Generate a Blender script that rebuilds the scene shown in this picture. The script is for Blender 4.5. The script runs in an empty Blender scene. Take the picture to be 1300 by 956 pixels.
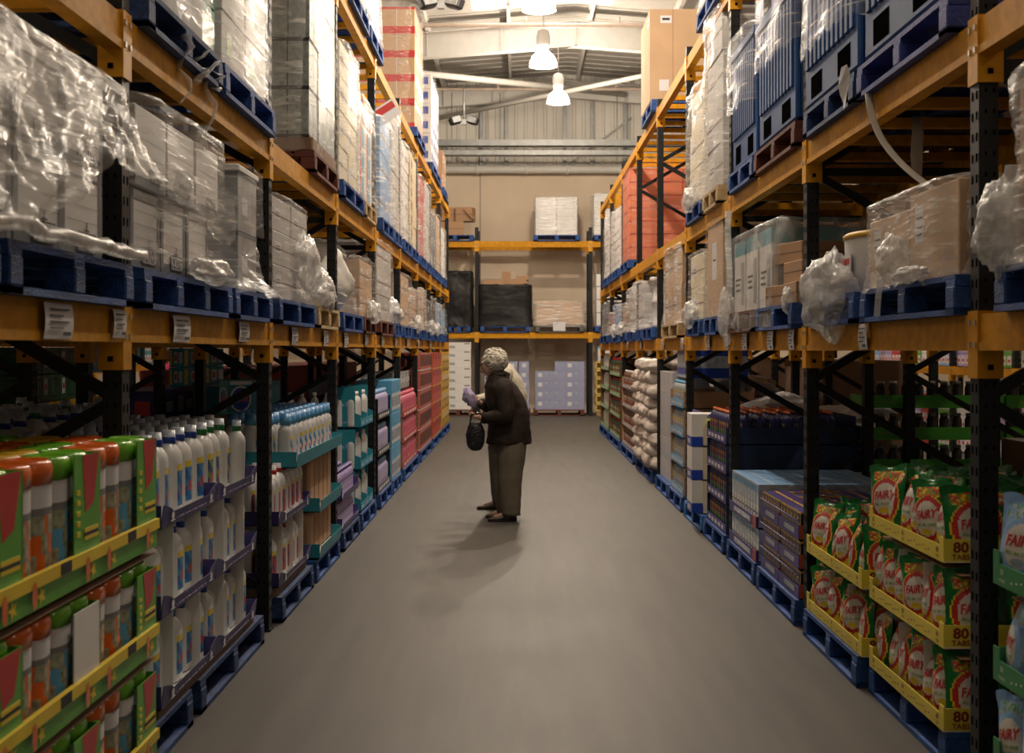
import bpy, math, random
from mathutils import Vector, Matrix, noise
PI = math.pi
R = random.Random(7)
S = bpy.context.scene
COL = S.collection
FPX = 1720.0
HC = 1.6
FL, FR = 1.42, 1.64
ORD = ['first', 'second', 'third', 'fourth', 'fifth', 'sixth', 'seventh', 'eighth', 'ninth', 'tenth', 'eleventh', 'twelfth',
       'thirteenth', 'fourteenth', 'fifteenth', 'sixteenth', 'seventeenth', 'eighteenth', 'nineteenth', 'twentieth']

# ------------------------------------------------------------ materials
MATS = {}
def mat(name, col, rough=0.6, metal=0.0, var=0.12, vscale=6.0, bump=0.0, bscale=60.0, spec=0.5, coat=0.0, stretch=(1, 1, 1)):
    if name in MATS: return MATS[name]
    m = bpy.data.materials.new(name); m.use_nodes = True
    nt = m.node_tree; b = nt.nodes['Principled BSDF']
    b.inputs['Roughness'].default_value = rough
    b.inputs['Metallic'].default_value = metal
    b.inputs['Specular IOR Level'].default_value = spec
    b.inputs['Coat Weight'].default_value = coat
    tc = nt.nodes.new('ShaderNodeTexCoord')
    mp = nt.nodes.new('ShaderNodeMapping'); mp.inputs['Scale'].default_value = stretch
    nt.links.new(tc.outputs['Object'], mp.inputs['Vector'])
    n = nt.nodes.new('ShaderNodeTexNoise'); n.inputs['Scale'].default_value = vscale; n.inputs['Detail'].default_value = 5
    nt.links.new(mp.outputs[0], n.inputs['Vector'])
    cr = nt.nodes.new('ShaderNodeValToRGB')
    lo = [max(0, c * (1 - var)) for c in col]; hi = [min(1, c * (1 + var)) for c in col]
    cr.color_ramp.elements[0].position = 0.3; cr.color_ramp.elements[1].position = 0.7
    cr.color_ramp.elements[0].color = (*lo, 1); cr.color_ramp.elements[1].color = (*hi, 1)
    nt.links.new(n.outputs['Fac'], cr.inputs[0]); nt.links.new(cr.outputs[0], b.inputs['Base Color'])
    if bump:
        n2 = nt.nodes.new('ShaderNodeTexNoise'); n2.inputs['Scale'].default_value = bscale; n2.inputs['Detail'].default_value = 4
        nt.links.new(mp.outputs[0], n2.inputs['Vector'])
        bm = nt.nodes.new('ShaderNodeBump'); bm.inputs['Strength'].default_value = bump; bm.inputs['Distance'].default_value = 0.02
        nt.links.new(n2.outputs['Fac'], bm.inputs['Height']); nt.links.new(bm.outputs[0], b.inputs['Normal'])
    MATS[name] = m
    return m

def film_mat(name, tint=(0.85, 0.84, 0.82), dens=0.3, rough=0.22, wid=0.45, scale=9.0, stretch=(1, 1, 5), rot=(0, 0.5, 0)):
    """thin stretch film: partly clear, partly milky, glossy wrinkles with highlights painted as white streaks"""
    if name in MATS: return MATS[name]
    m = bpy.data.materials.new(name); m.use_nodes = True
    nt = m.node_tree; b = nt.nodes['Principled BSDF']; out = nt.nodes['Material Output']
    b.inputs['Base Color'].default_value = (*tint, 1); b.inputs['Roughness'].default_value = rough
    b.inputs['Specular IOR Level'].default_value = 0.8
    tc = nt.nodes.new('ShaderNodeTexCoord'); mp = nt.nodes.new('ShaderNodeMapping')
    mp.inputs['Scale'].default_value = stretch; mp.inputs['Rotation'].default_value = rot
    nt.links.new(tc.outputs['Object'], mp.inputs['Vector'])
    n = nt.nodes.new('ShaderNodeTexNoise'); n.inputs['Scale'].default_value = scale; n.inputs['Detail'].default_value = 8; n.inputs['Distortion'].default_value = 0.8
    nt.links.new(mp.outputs[0], n.inputs['Vector'])
    cr = nt.nodes.new('ShaderNodeValToRGB')
    cr.color_ramp.elements[0].position = 0.52; cr.color_ramp.elements[0].color = (dens, dens, dens, 1)
    cr.color_ramp.elements[1].position = 0.70; cr.color_ramp.elements[1].color = (min(1, dens + wid),) * 3 + (1,)  # noise streaks of denser white imitate highlights along the film's wrinkles
    nt.links.new(n.outputs['Fac'], cr.inputs[0])
    bm = nt.nodes.new('ShaderNodeBump'); bm.inputs['Strength'].default_value = 0.5; bm.inputs['Distance'].default_value = 0.012
    nt.links.new(n.outputs['Fac'], bm.inputs['Height']); nt.links.new(bm.outputs[0], b.inputs['Normal'])
    tr = nt.nodes.new('ShaderNodeBsdfTransparent'); mx = nt.nodes.new('ShaderNodeMixShader')
    nt.links.new(cr.outputs[0], mx.inputs[0]); nt.links.new(tr.outputs[0], mx.inputs[1]); nt.links.new(b.outputs[0], mx.inputs[2])
    nt.links.new(mx.outputs[0], out.inputs['Surface'])
    MATS[name] = m
    return m

def emis(name, col, st):
    if name in MATS: return MATS[name]
    m = bpy.data.materials.new(name); m.use_nodes = True
    b = m.node_tree.nodes['Principled BSDF']
    b.inputs['Base Color'].default_value = (*col, 1); b.inputs['Emission Color'].default_value = (*col, 1)
    b.inputs['Emission Strength'].default_value = st
    MATS[name] = m
    return m

def c8(r, g, b):
    f = lambda v: ((v / 255 + 0.055) / 1.055) ** 2.4 if v > 10 else v / 255 / 12.92
    return (f(r), f(g), f(b))

AMBER = mat('amber rack paint', (0.62, 0.28, 0.008), 0.5, spec=.25, var=0.16, vscale=9, bump=0.1, bscale=30)
AMBER2 = mat('amber rack paint worn', (0.56, 0.25, 0.008), 0.6, spec=.2, var=0.22, vscale=14)
BLACKP = mat('black rack paint', (0.009, 0.0095, 0.011), 0.5, spec=.3, var=0.4, vscale=12)
SLOT = mat('post slot', (0.004, 0.004, 0.004), 0.9, spec=0.0)
STEEL = mat('bright steel', (0.5, 0.5, 0.5), 0.35, 0.8)
PBLUE = mat('blue pallet paint', (0.012, 0.068, 0.27), 0.65, var=0.5, vscale=7, bump=0.35, bscale=35, stretch=(1, 4, 4))
PBLUE2 = mat('blue pallet paint dark', (0.014, 0.045, 0.16), 0.7, var=0.55, vscale=7, bump=0.35, bscale=35, stretch=(1, 4, 4))
PBROWN = mat('red brown pallet paint', (0.12, 0.032, 0.02), 0.75, var=0.4, vscale=8, bump=0.3)
PWOOD = mat('bare pallet wood', (0.5, 0.36, 0.19), 0.8, var=0.25, vscale=8, bump=0.3)
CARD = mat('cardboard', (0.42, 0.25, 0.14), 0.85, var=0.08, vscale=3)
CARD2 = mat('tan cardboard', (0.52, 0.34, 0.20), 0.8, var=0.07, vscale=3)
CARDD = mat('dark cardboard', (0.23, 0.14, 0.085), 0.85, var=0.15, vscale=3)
WHITE = mat('white plastic', (0.72, 0.72, 0.72), 0.28, var=0.02)
WCARD = mat('white card', (0.74, 0.72, 0.70), 0.6, var=0.05, vscale=3)
GCARD = mat('grey card', (0.17, 0.18, 0.19), 0.7, var=0.1)
GREY = mat('pale grey wrap', (0.33, 0.35, 0.36), 0.4, var=0.3, vscale=10)
INK = mat('black ink', (0.02, 0.02, 0.025), 0.6)
PAPER = mat('paper label', (0.66, 0.64, 0.66), 0.7, var=0.03)
BLUE = mat('royal blue', (0.015, 0.06, 0.40), 0.35, var=0.1)
NAVY = mat('navy', (0.02, 0.025, 0.12), 0.4, var=0.1)
PURP = mat('purple print', (0.055, 0.04, 0.22), 0.45, var=0.15)
TEAL = mat('teal print', (0.02, 0.27, 0.36), 0.5, var=0.08)
TEALD = mat('deep teal print', (0.015, 0.16, 0.24), 0.5, var=0.08)
LBLUE = mat('light blue', (0.10, 0.36, 0.62), 0.4, var=0.1)
SKYB = mat('pale blue print', (0.22, 0.42, 0.72), 0.45, var=0.12)
GREEN = mat('leaf green print', (0.10, 0.36, 0.03), 0.4, var=0.1)
GREEND = mat('deep green film', (0.008, 0.15, 0.028), 0.18, var=0.35, vscale=18, bump=0.3, bscale=25)
YELL = mat('yellow print', (0.75, 0.55, 0.03), 0.45, var=0.06)
YELL2 = mat('golden yellow', (0.70, 0.40, 0.02), 0.4, var=0.1)
RED = mat('red print', (0.50, 0.025, 0.02), 0.4, var=0.1)
ORANGE = mat('orange plastic', (0.72, 0.14, 0.02), 0.22, var=0.08)
LIME = mat('green lid', (0.16, 0.46, 0.03), 0.18, var=0.08)
LILAC = mat('lilac', (0.42, 0.33, 0.62), 0.3, var=0.12)
PINK = mat('pink', (0.60, 0.10, 0.17), 0.35, var=0.12)
CREAM = mat('cream', (0.70, 0.62, 0.45), 0.5, var=0.08)
BROWN = mat('brown', (0.16, 0.07, 0.03), 0.4, var=0.2)
BLACK = mat('black', (0.012, 0.012, 0.014), 0.35, var=0.3)
DRAB = mat('mixed print', (0.30, 0.31, 0.22), 0.4, var=0.7, vscale=40)
GDARK = mat('dark green bottle', (0.012, 0.05, 0.025), 0.2, var=0.3)
SILVER = mat('silver blue film', (0.42, 0.50, 0.62), 0.2, 0.2, var=0.3, vscale=20)
FILM = film_mat('stretch film', tint=(.95, .94, .92), dens=0.10, wid=.50, scale=4, stretch=(.5, .5, 9), rough=.2)
FILM2 = film_mat('stretch film heavy', tint=(.95, .94, .92), dens=0.17, wid=0.6, scale=4, stretch=(.6, .6, 8), rot=(0, -0.5, 0), rough=.2)
FILM3 = film_mat('stretch film thin', dens=0.07, wid=0.4, scale=14, stretch=(1, 1, 6), rot=(0, 0.25, 0))
FILMK = film_mat('black stretch film', tint=(0.014, 0.013, 0.013), dens=0.93, wid=0.07, rough=0.35)
FILMK.node_tree.nodes['Principled BSDF'].inputs['Specular IOR Level'].default_value = .25
FILMB = film_mat('bunched film', tint=(0.95, 0.94, 0.92), dens=0.42, wid=0.55, scale=8, stretch=(1, 1, 3), rough=0.25)

# ------------------------------------------------------------ mesh builder
class M:
    def __init__(s):
        s.v = []; s.f = []; s.m = []; s.sm = []
    def add(s, vs, fs, mi=0, smooth=False):
        b = len(s.v); s.v += [tuple(p) for p in vs]
        for k, f in enumerate(fs):
            s.f.append(tuple(b + i for i in f)); s.m.append(mi[k] if isinstance(mi, list) else mi); s.sm.append(smooth)
        return s
    def box(s, x0, x1, y0, y1, z0, z1, mi=0, T=None):
        vs = [(x, y, z) for z in (z0, z1) for y in (y0, y1) for x in (x0, x1)]
        if T: vs = [T @ Vector(p) for p in vs]
        return s.add(vs, [(0, 2, 3, 1), (4, 5, 7, 6), (0, 1, 5, 4), (2, 6, 7, 3), (0, 4, 6, 2), (1, 3, 7, 5)], mi)
    def cbox(s, x0, x1, y0, y1, z0, z1, c=0.01, mi=0, T=None):
        """box with chamfered vertical and horizontal edges"""
        vs = []
        for z, k in ((z0, c), (z0 + c, 0), (z1 - c, 0), (z1, c)):
            a0, a1, b0, b1 = x0 + k, x1 - k, y0 + k, y1 - k
            vs += [(a0 + c, b0, z), (a1 - c, b0, z), (a1, b0 + c, z), (a1, b1 - c, z), (a1 - c, b1, z), (a0 + c, b1, z), (a0, b1 - c, z), (a0, b0 + c, z)]
        if T: vs = [T @ Vector(p) for p in vs]
        fs = [tuple(range(7, -1, -1)), tuple(range(24, 32))]
        for r in range(3):
            for i in range(8):
                j = (i + 1) % 8
                fs.append((r * 8 + i, r * 8 + j, r * 8 + 8 + j, r * 8 + 8 + i))
        return s.add(vs, fs, mi)
    def grid(s, fn, nu, nv, mf=0, smooth=True, flip=False):
        vs = [fn(i / nu, j / nv) for j in range(nv + 1) for i in range(nu + 1)]
        fs = []; ms = []
        for j in range(nv):
            for i in range(nu):
                a = j * (nu + 1) + i
                q = (a, a + 1, a + nu + 2, a + nu + 1)
                fs.append(q[::-1] if flip else q)
                ms.append(mf((i + .5) / nu, (j + .5) / nv) if callable(mf) else mf)
        return s.add(vs, fs, ms, smooth)
    def rings(s, rs, mi=0, cap=True, smooth=True):
        n = len(rs[0]); vs = [p for r in rs for p in r]; fs = []; ms = []
        for k in range(len(rs) - 1):
            for i in range(n):
                j = (i + 1) % n
                fs.append((k * n + i, k * n + j, k * n + n + j, k * n + n + i))
                ms.append(mi(k, i) if callable(mi) else mi)
        m0 = mi(0, 0) if callable(mi) else mi
        if cap:
            fs.append(tuple(range(n - 1, -1, -1))); ms.append(m0)
            fs.append(tuple(range((len(rs) - 1) * n, len(rs) * n))); ms.append(mi(len(rs) - 2, 0) if callable(mi) else mi)
        return s.add(vs, fs, ms, smooth)
    def lathe(s, prof, n=20, c=(0, 0, 0), mi=0, cap=True, smooth=True, sx=1, sy=1):
        rs = [[(c[0] + r * sx * math.cos(2 * PI * i / n), c[1] + r * sy * math.sin(2 * PI * i / n), c[2] + z) for i in range(n)] for r, z in prof]
        return s.rings(rs, mi, cap, smooth)
    def tube(s, pts, rad, n=8, mi=0, flat=1.0):
        P = [Vector(p) for p in pts]; rs = []
        up = Vector((0, 0, 1)); last = None
        for k, p in enumerate(P):
            d = (P[min(k + 1, len(P) - 1)] - P[max(k - 1, 0)]).normalized()
            if last is None:
                a = d.cross(up if abs(d.z) < 0.9 else Vector((0, 1, 0))).normalized()
            else:
                a = (last - d * last.dot(d)).normalized()
            last = a; b = d.cross(a)
            r = rad[k] if isinstance(rad, (list, tuple)) else rad
            rs.append([p + a * (r * math.cos(2 * PI * i / n)) + b * (r * flat * math.sin(2 * PI * i / n)) for i in range(n)])
        return s.rings(rs, mi)
    def beam(s, a, b, w, h, mi=0):
        a = Vector(a); b = Vector(b); d = (b - a); L = d.length; d.normalize()
        up = Vector((0, 0, 1)) if abs(d.z) < 0.95 else Vector((0, 1, 0))
        x = d.cross(up).normalized(); z = x.cross(d)
        vs = [a + x * (w / 2 * i) + z * (h / 2 * k) + d * (L * j) for k in (-1, 1) for j in (0, 1) for i in (-1, 1)]
        return s.add(vs, [(0, 2, 3, 1), (4, 5, 7, 6), (0, 1, 5, 4), (2, 6, 7, 3), (0, 4, 6, 2), (1, 3, 7, 5)], mi)
    def mesh(s, name, mats):
        me = bpy.data.meshes.new(name); me.from_pydata(s.v, [], s.f)
        if not isinstance(mats, (list, tuple)): mats = [mats]
        for x in mats: me.materials.append(x)
        me.polygons.foreach_set('material_index', s.m); me.polygons.foreach_set('use_smooth', s.sm)
        me.update()
        return me
    def build(s, name, mats, parent=None, loc=(0, 0, 0), rz=0):
        return put(name, s.mesh(name, mats), parent, loc, rz)

def put(name, me, parent=None, loc=(0, 0, 0), rz=0):
    o = bpy.data.objects.new(name, me); COL.objects.link(o)
    o.location = loc; o.rotation_euler = (0, 0, rz)
    if parent: o.parent = parent
    return o
USED = {}
def tag(o, label, cat, group=None, kind=None):
    w = len(label.replace(',', ' ').split())
    if w > 16 or w < 4: print('LABELLEN', w, label)
    if label in USED: print('DUPLABEL', label)
    USED[label] = 1
    o['label'] = label; o['category'] = cat
    if group: o['group'] = group
    if kind: o['kind'] = kind
    return o
def struct(o):
    o['kind'] = 'structure'; return o
def empty(name, loc=(0, 0, 0), rz=0):
    o = bpy.data.objects.new(name, None); COL.objects.link(o); o.location = loc; o.rotation_euler = (0, 0, rz)
    o.empty_display_size = 0.1
    return o
def copy_tree(o, parent=None, bare=False):
    c = o.copy(); COL.objects.link(c)
    for k in ('label', 'category', 'group'):
        if parent is None and k in c: del c[k]
    if parent: c.parent = parent
    if not bare:
        for ch in list(o.children): copy_tree(ch, c)
    return c
class Proto:
    """a thing built once; the first use takes the original, later uses are copies"""
    def __init__(s, fn): s.fn = fn; s.o = None
    def get(s, bare=False):
        if s.o is None:
            s.o = s.fn(); return s.o
        return copy_tree(s.o, None, bare)

# text as mesh data
TXT = {}
def text_geo(t, bold=0.0):
    if (t, bold) in TXT: return TXT[(t, bold)]
    cu = bpy.data.curves.new('t', 'FONT'); cu.body = t; cu.align_x = 'CENTER'; cu.align_y = 'CENTER'; cu.size = 1; cu.offset = bold
    cu.resolution_u = 3
    o = bpy.data.objects.new('t', cu); COL.objects.link(o)
    dg = bpy.context.evaluated_depsgraph_get(); me = bpy.data.meshes.new_from_object(o.evaluated_get(dg))
    vs = [tuple(v.co) for v in me.vertices]; fs = [tuple(p.vertices) for p in me.polygons]
    bpy.data.objects.remove(o); bpy.data.curves.remove(cu); bpy.data.meshes.remove(me)
    TXT[(t, bold)] = (vs, fs)
    return vs, fs
def text_on(m, t, fn, size, mi, wid=1.0, bold=0.02, slant=0.0):
    """fn(x, y) -> 3D point on the surface"""
    vs, fs = text_geo(t, bold)
    m.add([fn(x * size * wid + y * size * slant, y * size) for x, y, z in vs], fs, mi)

# sides: -1 left rack, 1 right rack, 0 end rack (front faces the camera)
ENDY = 33.2
def front(side): return FL if side < 0 else FR
def spot(side, y, depth, z):
    if side == 0: return (y, ENDY + depth, z)
    return (side * (front(side) + depth), y, z)
def rotz(side): return {-1: PI / 2, 1: -PI / 2, 0: 0.0}[side]
def place(o, side, y, depth, z, dr=0.0):
    o.location = spot(side, y, depth, z); o.rotation_euler = (0, 0, rotz(side) + dr); return o
LY = [4.90] + [4.93 + 2.83 * k for k in range(1, 9)]
RY = [4.87] + [5.0 + 2.745 * k for k in range(1, 9)]
BAY = ['nearest', 'second', 'third', 'fourth', 'fifth', 'sixth', 'seventh', 'eighth', 'last']
def bayname(side, y):
    P = LY if side < 0 else RY
    k = sum(1 for p in P if y > p)
    return BAY[min(k, 8)]
def sidename(side): return {-1: 'left', 1: 'right', 0: 'end'}[side]
EXPO = 0.45
# ------------------------------------------------------------ building shell
YW = 34.9
def floor_mat():
    m = bpy.data.materials.new('polished concrete'); m.use_nodes = True; nt = m.node_tree; b = nt.nodes['Principled BSDF']
    tc = nt.nodes.new('ShaderNodeTexCoord')
    n1 = nt.nodes.new('ShaderNodeTexNoise'); n1.inputs['Scale'].default_value = 0.55; n1.inputs['Detail'].default_value = 9; n1.inputs['Roughness'].default_value = 0.7
    nt.links.new(tc.outputs['Object'], n1.inputs['Vector'])
    mp = nt.nodes.new('ShaderNodeMapping'); mp.inputs['Scale'].default_value = (6, 0.5, 1); nt.links.new(tc.outputs['Object'], mp.inputs['Vector'])
    n2 = nt.nodes.new('ShaderNodeTexNoise'); n2.inputs['Scale'].default_value = 1.4; n2.inputs['Detail'].default_value = 8
    nt.links.new(mp.outputs[0], n2.inputs['Vector'])
    n3 = nt.nodes.new('ShaderNodeTexNoise'); n3.inputs['Scale'].default_value = 45; n3.inputs['Detail'].default_value = 6
    nt.links.new(tc.outputs['Object'], n3.inputs['Vector'])
    ad = nt.nodes.new('ShaderNodeMath'); ad.operation = 'ADD'; nt.links.new(n1.outputs['Fac'], ad.inputs[0]); nt.links.new(n2.outputs['Fac'], ad.inputs[1])
    ad2 = nt.nodes.new('ShaderNodeMath'); ad2.operation = 'MULTIPLY_ADD'; ad2.inputs[1].default_value = 0.35; nt.links.new(n3.outputs['Fac'], ad2.inputs[0]); nt.links.new(ad.outputs[0], ad2.inputs[2])
    cr = nt.nodes.new('ShaderNodeValToRGB'); cr.color_ramp.elements[0].position = 0.85; cr.color_ramp.elements[1].position = 1.5 / 1.0 if False else 1.0
    mr = nt.nodes.new('ShaderNodeMapRange'); mr.inputs[1].default_value = 0.85; mr.inputs[2].default_value = 1.5
    nt.links.new(ad2.outputs[0], mr.inputs[0])
    cr.color_ramp.elements[0].position = 0; cr.color_ramp.elements[0].color = (0.060, 0.053, 0.045, 1); cr.color_ramp.elements[1].color = (0.100, 0.090, 0.075, 1)
    nt.links.new(mr.outputs[0], cr.inputs[0]); nt.links.new(cr.outputs[0], b.inputs['Base Color'])
    rr = nt.nodes.new('ShaderNodeMapRange'); rr.inputs[3].default_value = 0.45; rr.inputs[4].default_value = 0.65; b.inputs['Specular IOR Level'].default_value = .35
    nt.links.new(n1.outputs['Fac'], rr.inputs[0]); nt.links.new(rr.outputs[0], b.inputs['Roughness'])
    bm = nt.nodes.new('ShaderNodeBump'); bm.inputs['Strength'].default_value = 0.08; nt.links.new(n3.outputs['Fac'], bm.inputs['Height']); nt.links.new(bm.outputs[0], b.inputs['Normal'])
    return m
XL0, XR0, Y0 = -13.0, 14.5, -6.0
struct(M().box(XL0, XR0, Y0, YW + .3, -0.1, 0, 0).build('floor', floor_mat()))
WALLC = mat('cream insulated wall panel', (0.70, 0.575, 0.44), 0.75, var=0.07, vscale=0.8)
CLAD = mat('pale ribbed cladding', (0.70, 0.67, 0.61), 0.6, var=0.05, vscale=1)
ROOFM = mat('galvanised roof sheet', (0.50, 0.475, 0.44), 0.6, var=0.12, vscale=1.5)
WSTEEL = mat('white painted steel', (0.66, 0.64, 0.60), 0.5, var=0.04)
GALV = mat('galvanised steel', (0.30, 0.31, 0.31), 0.45, 0.4, var=0.15)
SEAM = mat('panel seam', (0.30, 0.24, 0.18), 0.8)
HS = 6.25
m = M().box(XL0, XR0, YW, YW + .25, 0, HS, 0)
for k in range(-3, 4):
    x = -0.98 + k * 4.1
    m.box(x - .012, x + .012, YW - .004, YW + .002, 0, HS, 1)
for z in (2.1, 4.15):
    m.box(XL0, XR0, YW - .003, YW + .002, z - .006, z + .006, 1)
struct(m.build('wall_back', [WALLC, SEAM]))
# upper cladding: vertical ribbed sheet
m = M(); x = XL0; pts = []
while x < XR0:
    pts += [(x, 0.0), (x + .14, 0.0), (x + .17, 0.03), (x + .22, 0.03)]; x += .25
for a, b in zip(pts, pts[1:]):
    m.add([(a[0], YW + .18 - a[1], HS), (b[0], YW + .18 - b[1], HS), (b[0], YW + .18 - b[1], 10), (a[0], YW + .18 - a[1], 10)], [(0, 1, 2, 3)], 0)
m.box(XL0, XR0, YW + .2, YW + .25, HS, 10, 0)
m.box(XL0, XR0, YW - .02, YW + .22, HS - .02, HS + .06, 0)
struct(m.build('wall_back_cladding', [CLAD]))
struct(M().box(XL0 - .2, XL0, Y0, YW + .3, 0, 10, 0).build('wall_left', CLAD))
struct(M().box(XR0, XR0 + .2, Y0, YW + .3, 0, 10, 0).build('wall_right', CLAD))
struct(M().box(XL0, XR0, Y0 - .2, Y0, 0, 10, 0).build('wall_front', CLAD))
# roof: two shallow slopes, ribbed sheet with roof lights
AX, AH, EH = 1.2, 8.75, 7.7
def roof_h(x): return AH - (AH - EH) * abs(x - AX) / 13.5
SKY = [(-.95, 1.95, 24.4, 27.9), (-.95, 1.95, 11.5, 15.0), (-7, -4, 20.0, 24.0), (7, 10, 20.0, 24.0)]
m = M()
xs = [XL0, -7, -4, -.95, AX, 1.95, 7, 10, XR0]; ys = [Y0, 11.5, 15.0, 20.0, 24.0, 24.4, 27.9, YW + .3]
for a, b in zip(xs, xs[1:]):
    for c, d in zip(ys, ys[1:]):
        if any(a >= s[0] - 1e-6 and b <= s[1] + 1e-6 and c >= s[2] - 1e-6 and d <= s[3] + 1e-6 for s in SKY): continue
        m.add([(a, c, roof_h(a)), (b, c, roof_h(b)), (b, d, roof_h(b)), (a, d, roof_h(a)),
               (a, c, roof_h(a) + .1), (b, c, roof_h(b) + .1), (b, d, roof_h(b) + .1), (a, d, roof_h(a) + .1)],
              [(0, 1, 2, 3), (7, 6, 5, 4), (0, 4, 5, 1), (1, 5, 6, 2), (2, 6, 7, 3), (3, 7, 4, 0)], 0)
y = Y0
while y < YW:                                   # ribs of the sheet, across the slope
    for a, b in ((XL0, AX), (AX, XR0)):
        if not any(s[2] - .1 < y < s[3] + .1 for s in SKY):
            m.beam((a, y, roof_h(a) - .012), (b, y, roof_h(b) - .012), .05, .024, 0)
    y += .5
struct(m.build('ceiling', [ROOFM]))
GLZ = emis('daylit roof light', (1.0, 0.96, 0.9), 1.9)
for i, s in enumerate(SKY):
    g = M()
    for a, b in ((s[0], min(s[1], AX)), (max(s[0], AX), s[1])):
        if b > a:
            g.add([(a, s[2], roof_h(a) + .05), (b, s[2], roof_h(b) + .05), (b, s[3], roof_h(b) + .05), (a, s[3], roof_h(a) + .05)], [(0, 1, 2, 3)], 0)
    struct(g.build('window_%d' % (i + 1), GLZ))
# portal frames
def ibeam(m, a, b, w, h, t=.014):
    a = Vector(a); b = Vector(b); d = (b - a).normalized(); up = Vector((0, 0, 1)); x = d.cross(up).normalized(); z = x.cross(d)
    m.beam(a + z * (h / 2), b + z * (h / 2), w, t * 1.6); m.beam(a - z * (h / 2), b - z * (h / 2), w, t * 1.6); m.beam(a, b, t, h)
for i, (fy, hh) in enumerate(((1.0, .5), (10.1, .5), (19.2, .5), (28.3, .52), (34.55, .42))):
    m = M()
    for sx in (-1, 1):
        ex = XL0 + .3 if sx < 0 else XR0 - .3
        ibeam(m, (AX, fy, roof_h(AX) - .28 - hh / 2), (ex, fy, roof_h(ex) - .28 - hh / 2), .2, hh)
        # haunch plate
        m.add([(ex, fy - .1, roof_h(ex) - .3 - hh), (ex - sx * 6, fy - .1, roof_h(ex - sx * 6) - .28 - hh), (ex, fy - .1, roof_h(ex) - 1.4 - hh),
               (ex, fy + .1, roof_h(ex) - .3 - hh), (ex - sx * 6, fy + .1, roof_h(ex - sx * 6) - .28 - hh), (ex, fy + .1, roof_h(ex) - 1.4 - hh)],
              [(0, 1, 2), (5, 4, 3), (1, 4, 5, 2), (0, 2, 5, 3)], 0)
        m.box(ex - .1, ex + .1, fy - .2, fy + .2, 0, roof_h(ex) - .3, 0)
    for q in range(-3, 4):
        m.box(AX + q * 1.55 - .01, AX + q * 1.55 + .01, fy - .1, fy + .1, roof_h(AX + q * 1.55) - .28 - hh, roof_h(AX + q * 1.55) - .28, 0)
    struct(m.build('trim_%d' % (i + 1), WSTEEL))
m = M()
for x in [AX + k * 1.7 + .3 for k in range(-8, 8)]:
    ibeam(m, (x, Y0, roof_h(x) - .14), (x, YW, roof_h(x) - .14), .07, .22, .006)
struct(m.build('trim_6', WSTEEL))
# diagonal wind bracing tubes below the roof, seen at the far end
m = M()
m.tube([(-2.6, 28.3, 7.45), (2.7, 34.4, 8.1)], .07, 10); m.tube([(4.6, 28.3, 7.75), (-2.5, 34.4, 7.4)], .055, 10)
m.tube([(-2.9, 28.3, 7.2), (-2.3, 28.6, 8.3)], .05, 8); m.tube([(2.9, 31, 7.6), (3.0, 31.4, 8.45)], .06, 8)
struct(m.build('trim_7', WSTEEL))
# wall posts and cross rods of the gable
m = M()
for x in (-2.35, -.95, -.3, .95 + .25, 1.9, 2.45 + .3, 3.4, -4, -5.5, 5):
    m.box(x - .045, x + .045, YW + .0, YW + .14, HS + .06, 8.4, 0)
m.beam((-2.3, YW - .02, 7.15), (-1.2, YW - .02, 6.3), .03, .03); m.beam((2.9, YW - .02, 7.6), (1.3, YW - .02, 6.4), .03, .03)
struct(m.build('trim_8', GALV))

# services along the gable wall and in front of the rafters
def service(name, label, cat, parts, mt):
    m = M()
    for p in parts: p(m)
    return tag(m.build(name, mt), label, cat)
sprk = mat('sprinkler pipe paint', (0.62, 0.50, 0.42), 0.5)
def pipe(y, z, r, drops, x0=-8, x1=9):
    def f(m):
        m.tube([(x0, y, z), (x1, y, z)], r, 10)
        for d in drops: m.tube([(d, y, z), (d, y, z + .16)], r * .6, 8)
    return f
service('sprinkler_pipe', 'thin pinkish pipe running across in front of the nearer white roof beam', 'pipe', [pipe(26.9, 8.06, .045, [-1.9, .15, 2.0, 4.3])], sprk)
service('sprinkler_pipe', 'thin pinkish pipe running across in front of the farther white roof beam', 'pipe', [pipe(33.3, 8.02, .04, [-2.2, -.5, .05, 2.4, 4.2])], sprk)
service('cable_tray', 'upper grey metal cable tray across the far gable wall', 'cable tray', [lambda m: (m.box(-9, 10, 33.5, 33.75, 6.66, 6.67), m.box(-9, 10, 33.5, 33.51, 6.66, 6.82), m.box(-9, 10, 33.74, 33.75, 6.66, 6.82))], GALV)
service('cable_tray', 'lower grey metal cable tray across the far gable wall', 'cable tray', [lambda m: (m.box(-9, 10, 33.5, 33.75, 6.43, 6.44), m.box(-9, 10, 33.5, 33.51, 6.43, 6.56), m.box(-9, 10, 33.74, 33.75, 6.43, 6.56))], GALV)
def duct(m):
    m.tube([(-9, YW - .3, 6.22), (10, YW - .3, 6.22)], .1, 12)
    for x in (-1.05, .2, 1.25, 2.6, -2.6): m.tube([(x - .03, YW - .3, 6.22), (x + .03, YW - .3, 6.22)], .125, 12)
service('pipe_run', 'pale insulated pipe running along the top of the cream wall', 'pipe', [duct], WSTEEL)
m = M()
for x in (-2.0, -.45, 2.45, -1.8 + .15):
    m.tube([(x, 33.62, 8.0), (x, 33.62, 6.3)], .012, 6)
tag(m.build('hanger_rods', GALV), 'thin steel drop rods holding the cable trays at the far wall', 'hanger rods')

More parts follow.
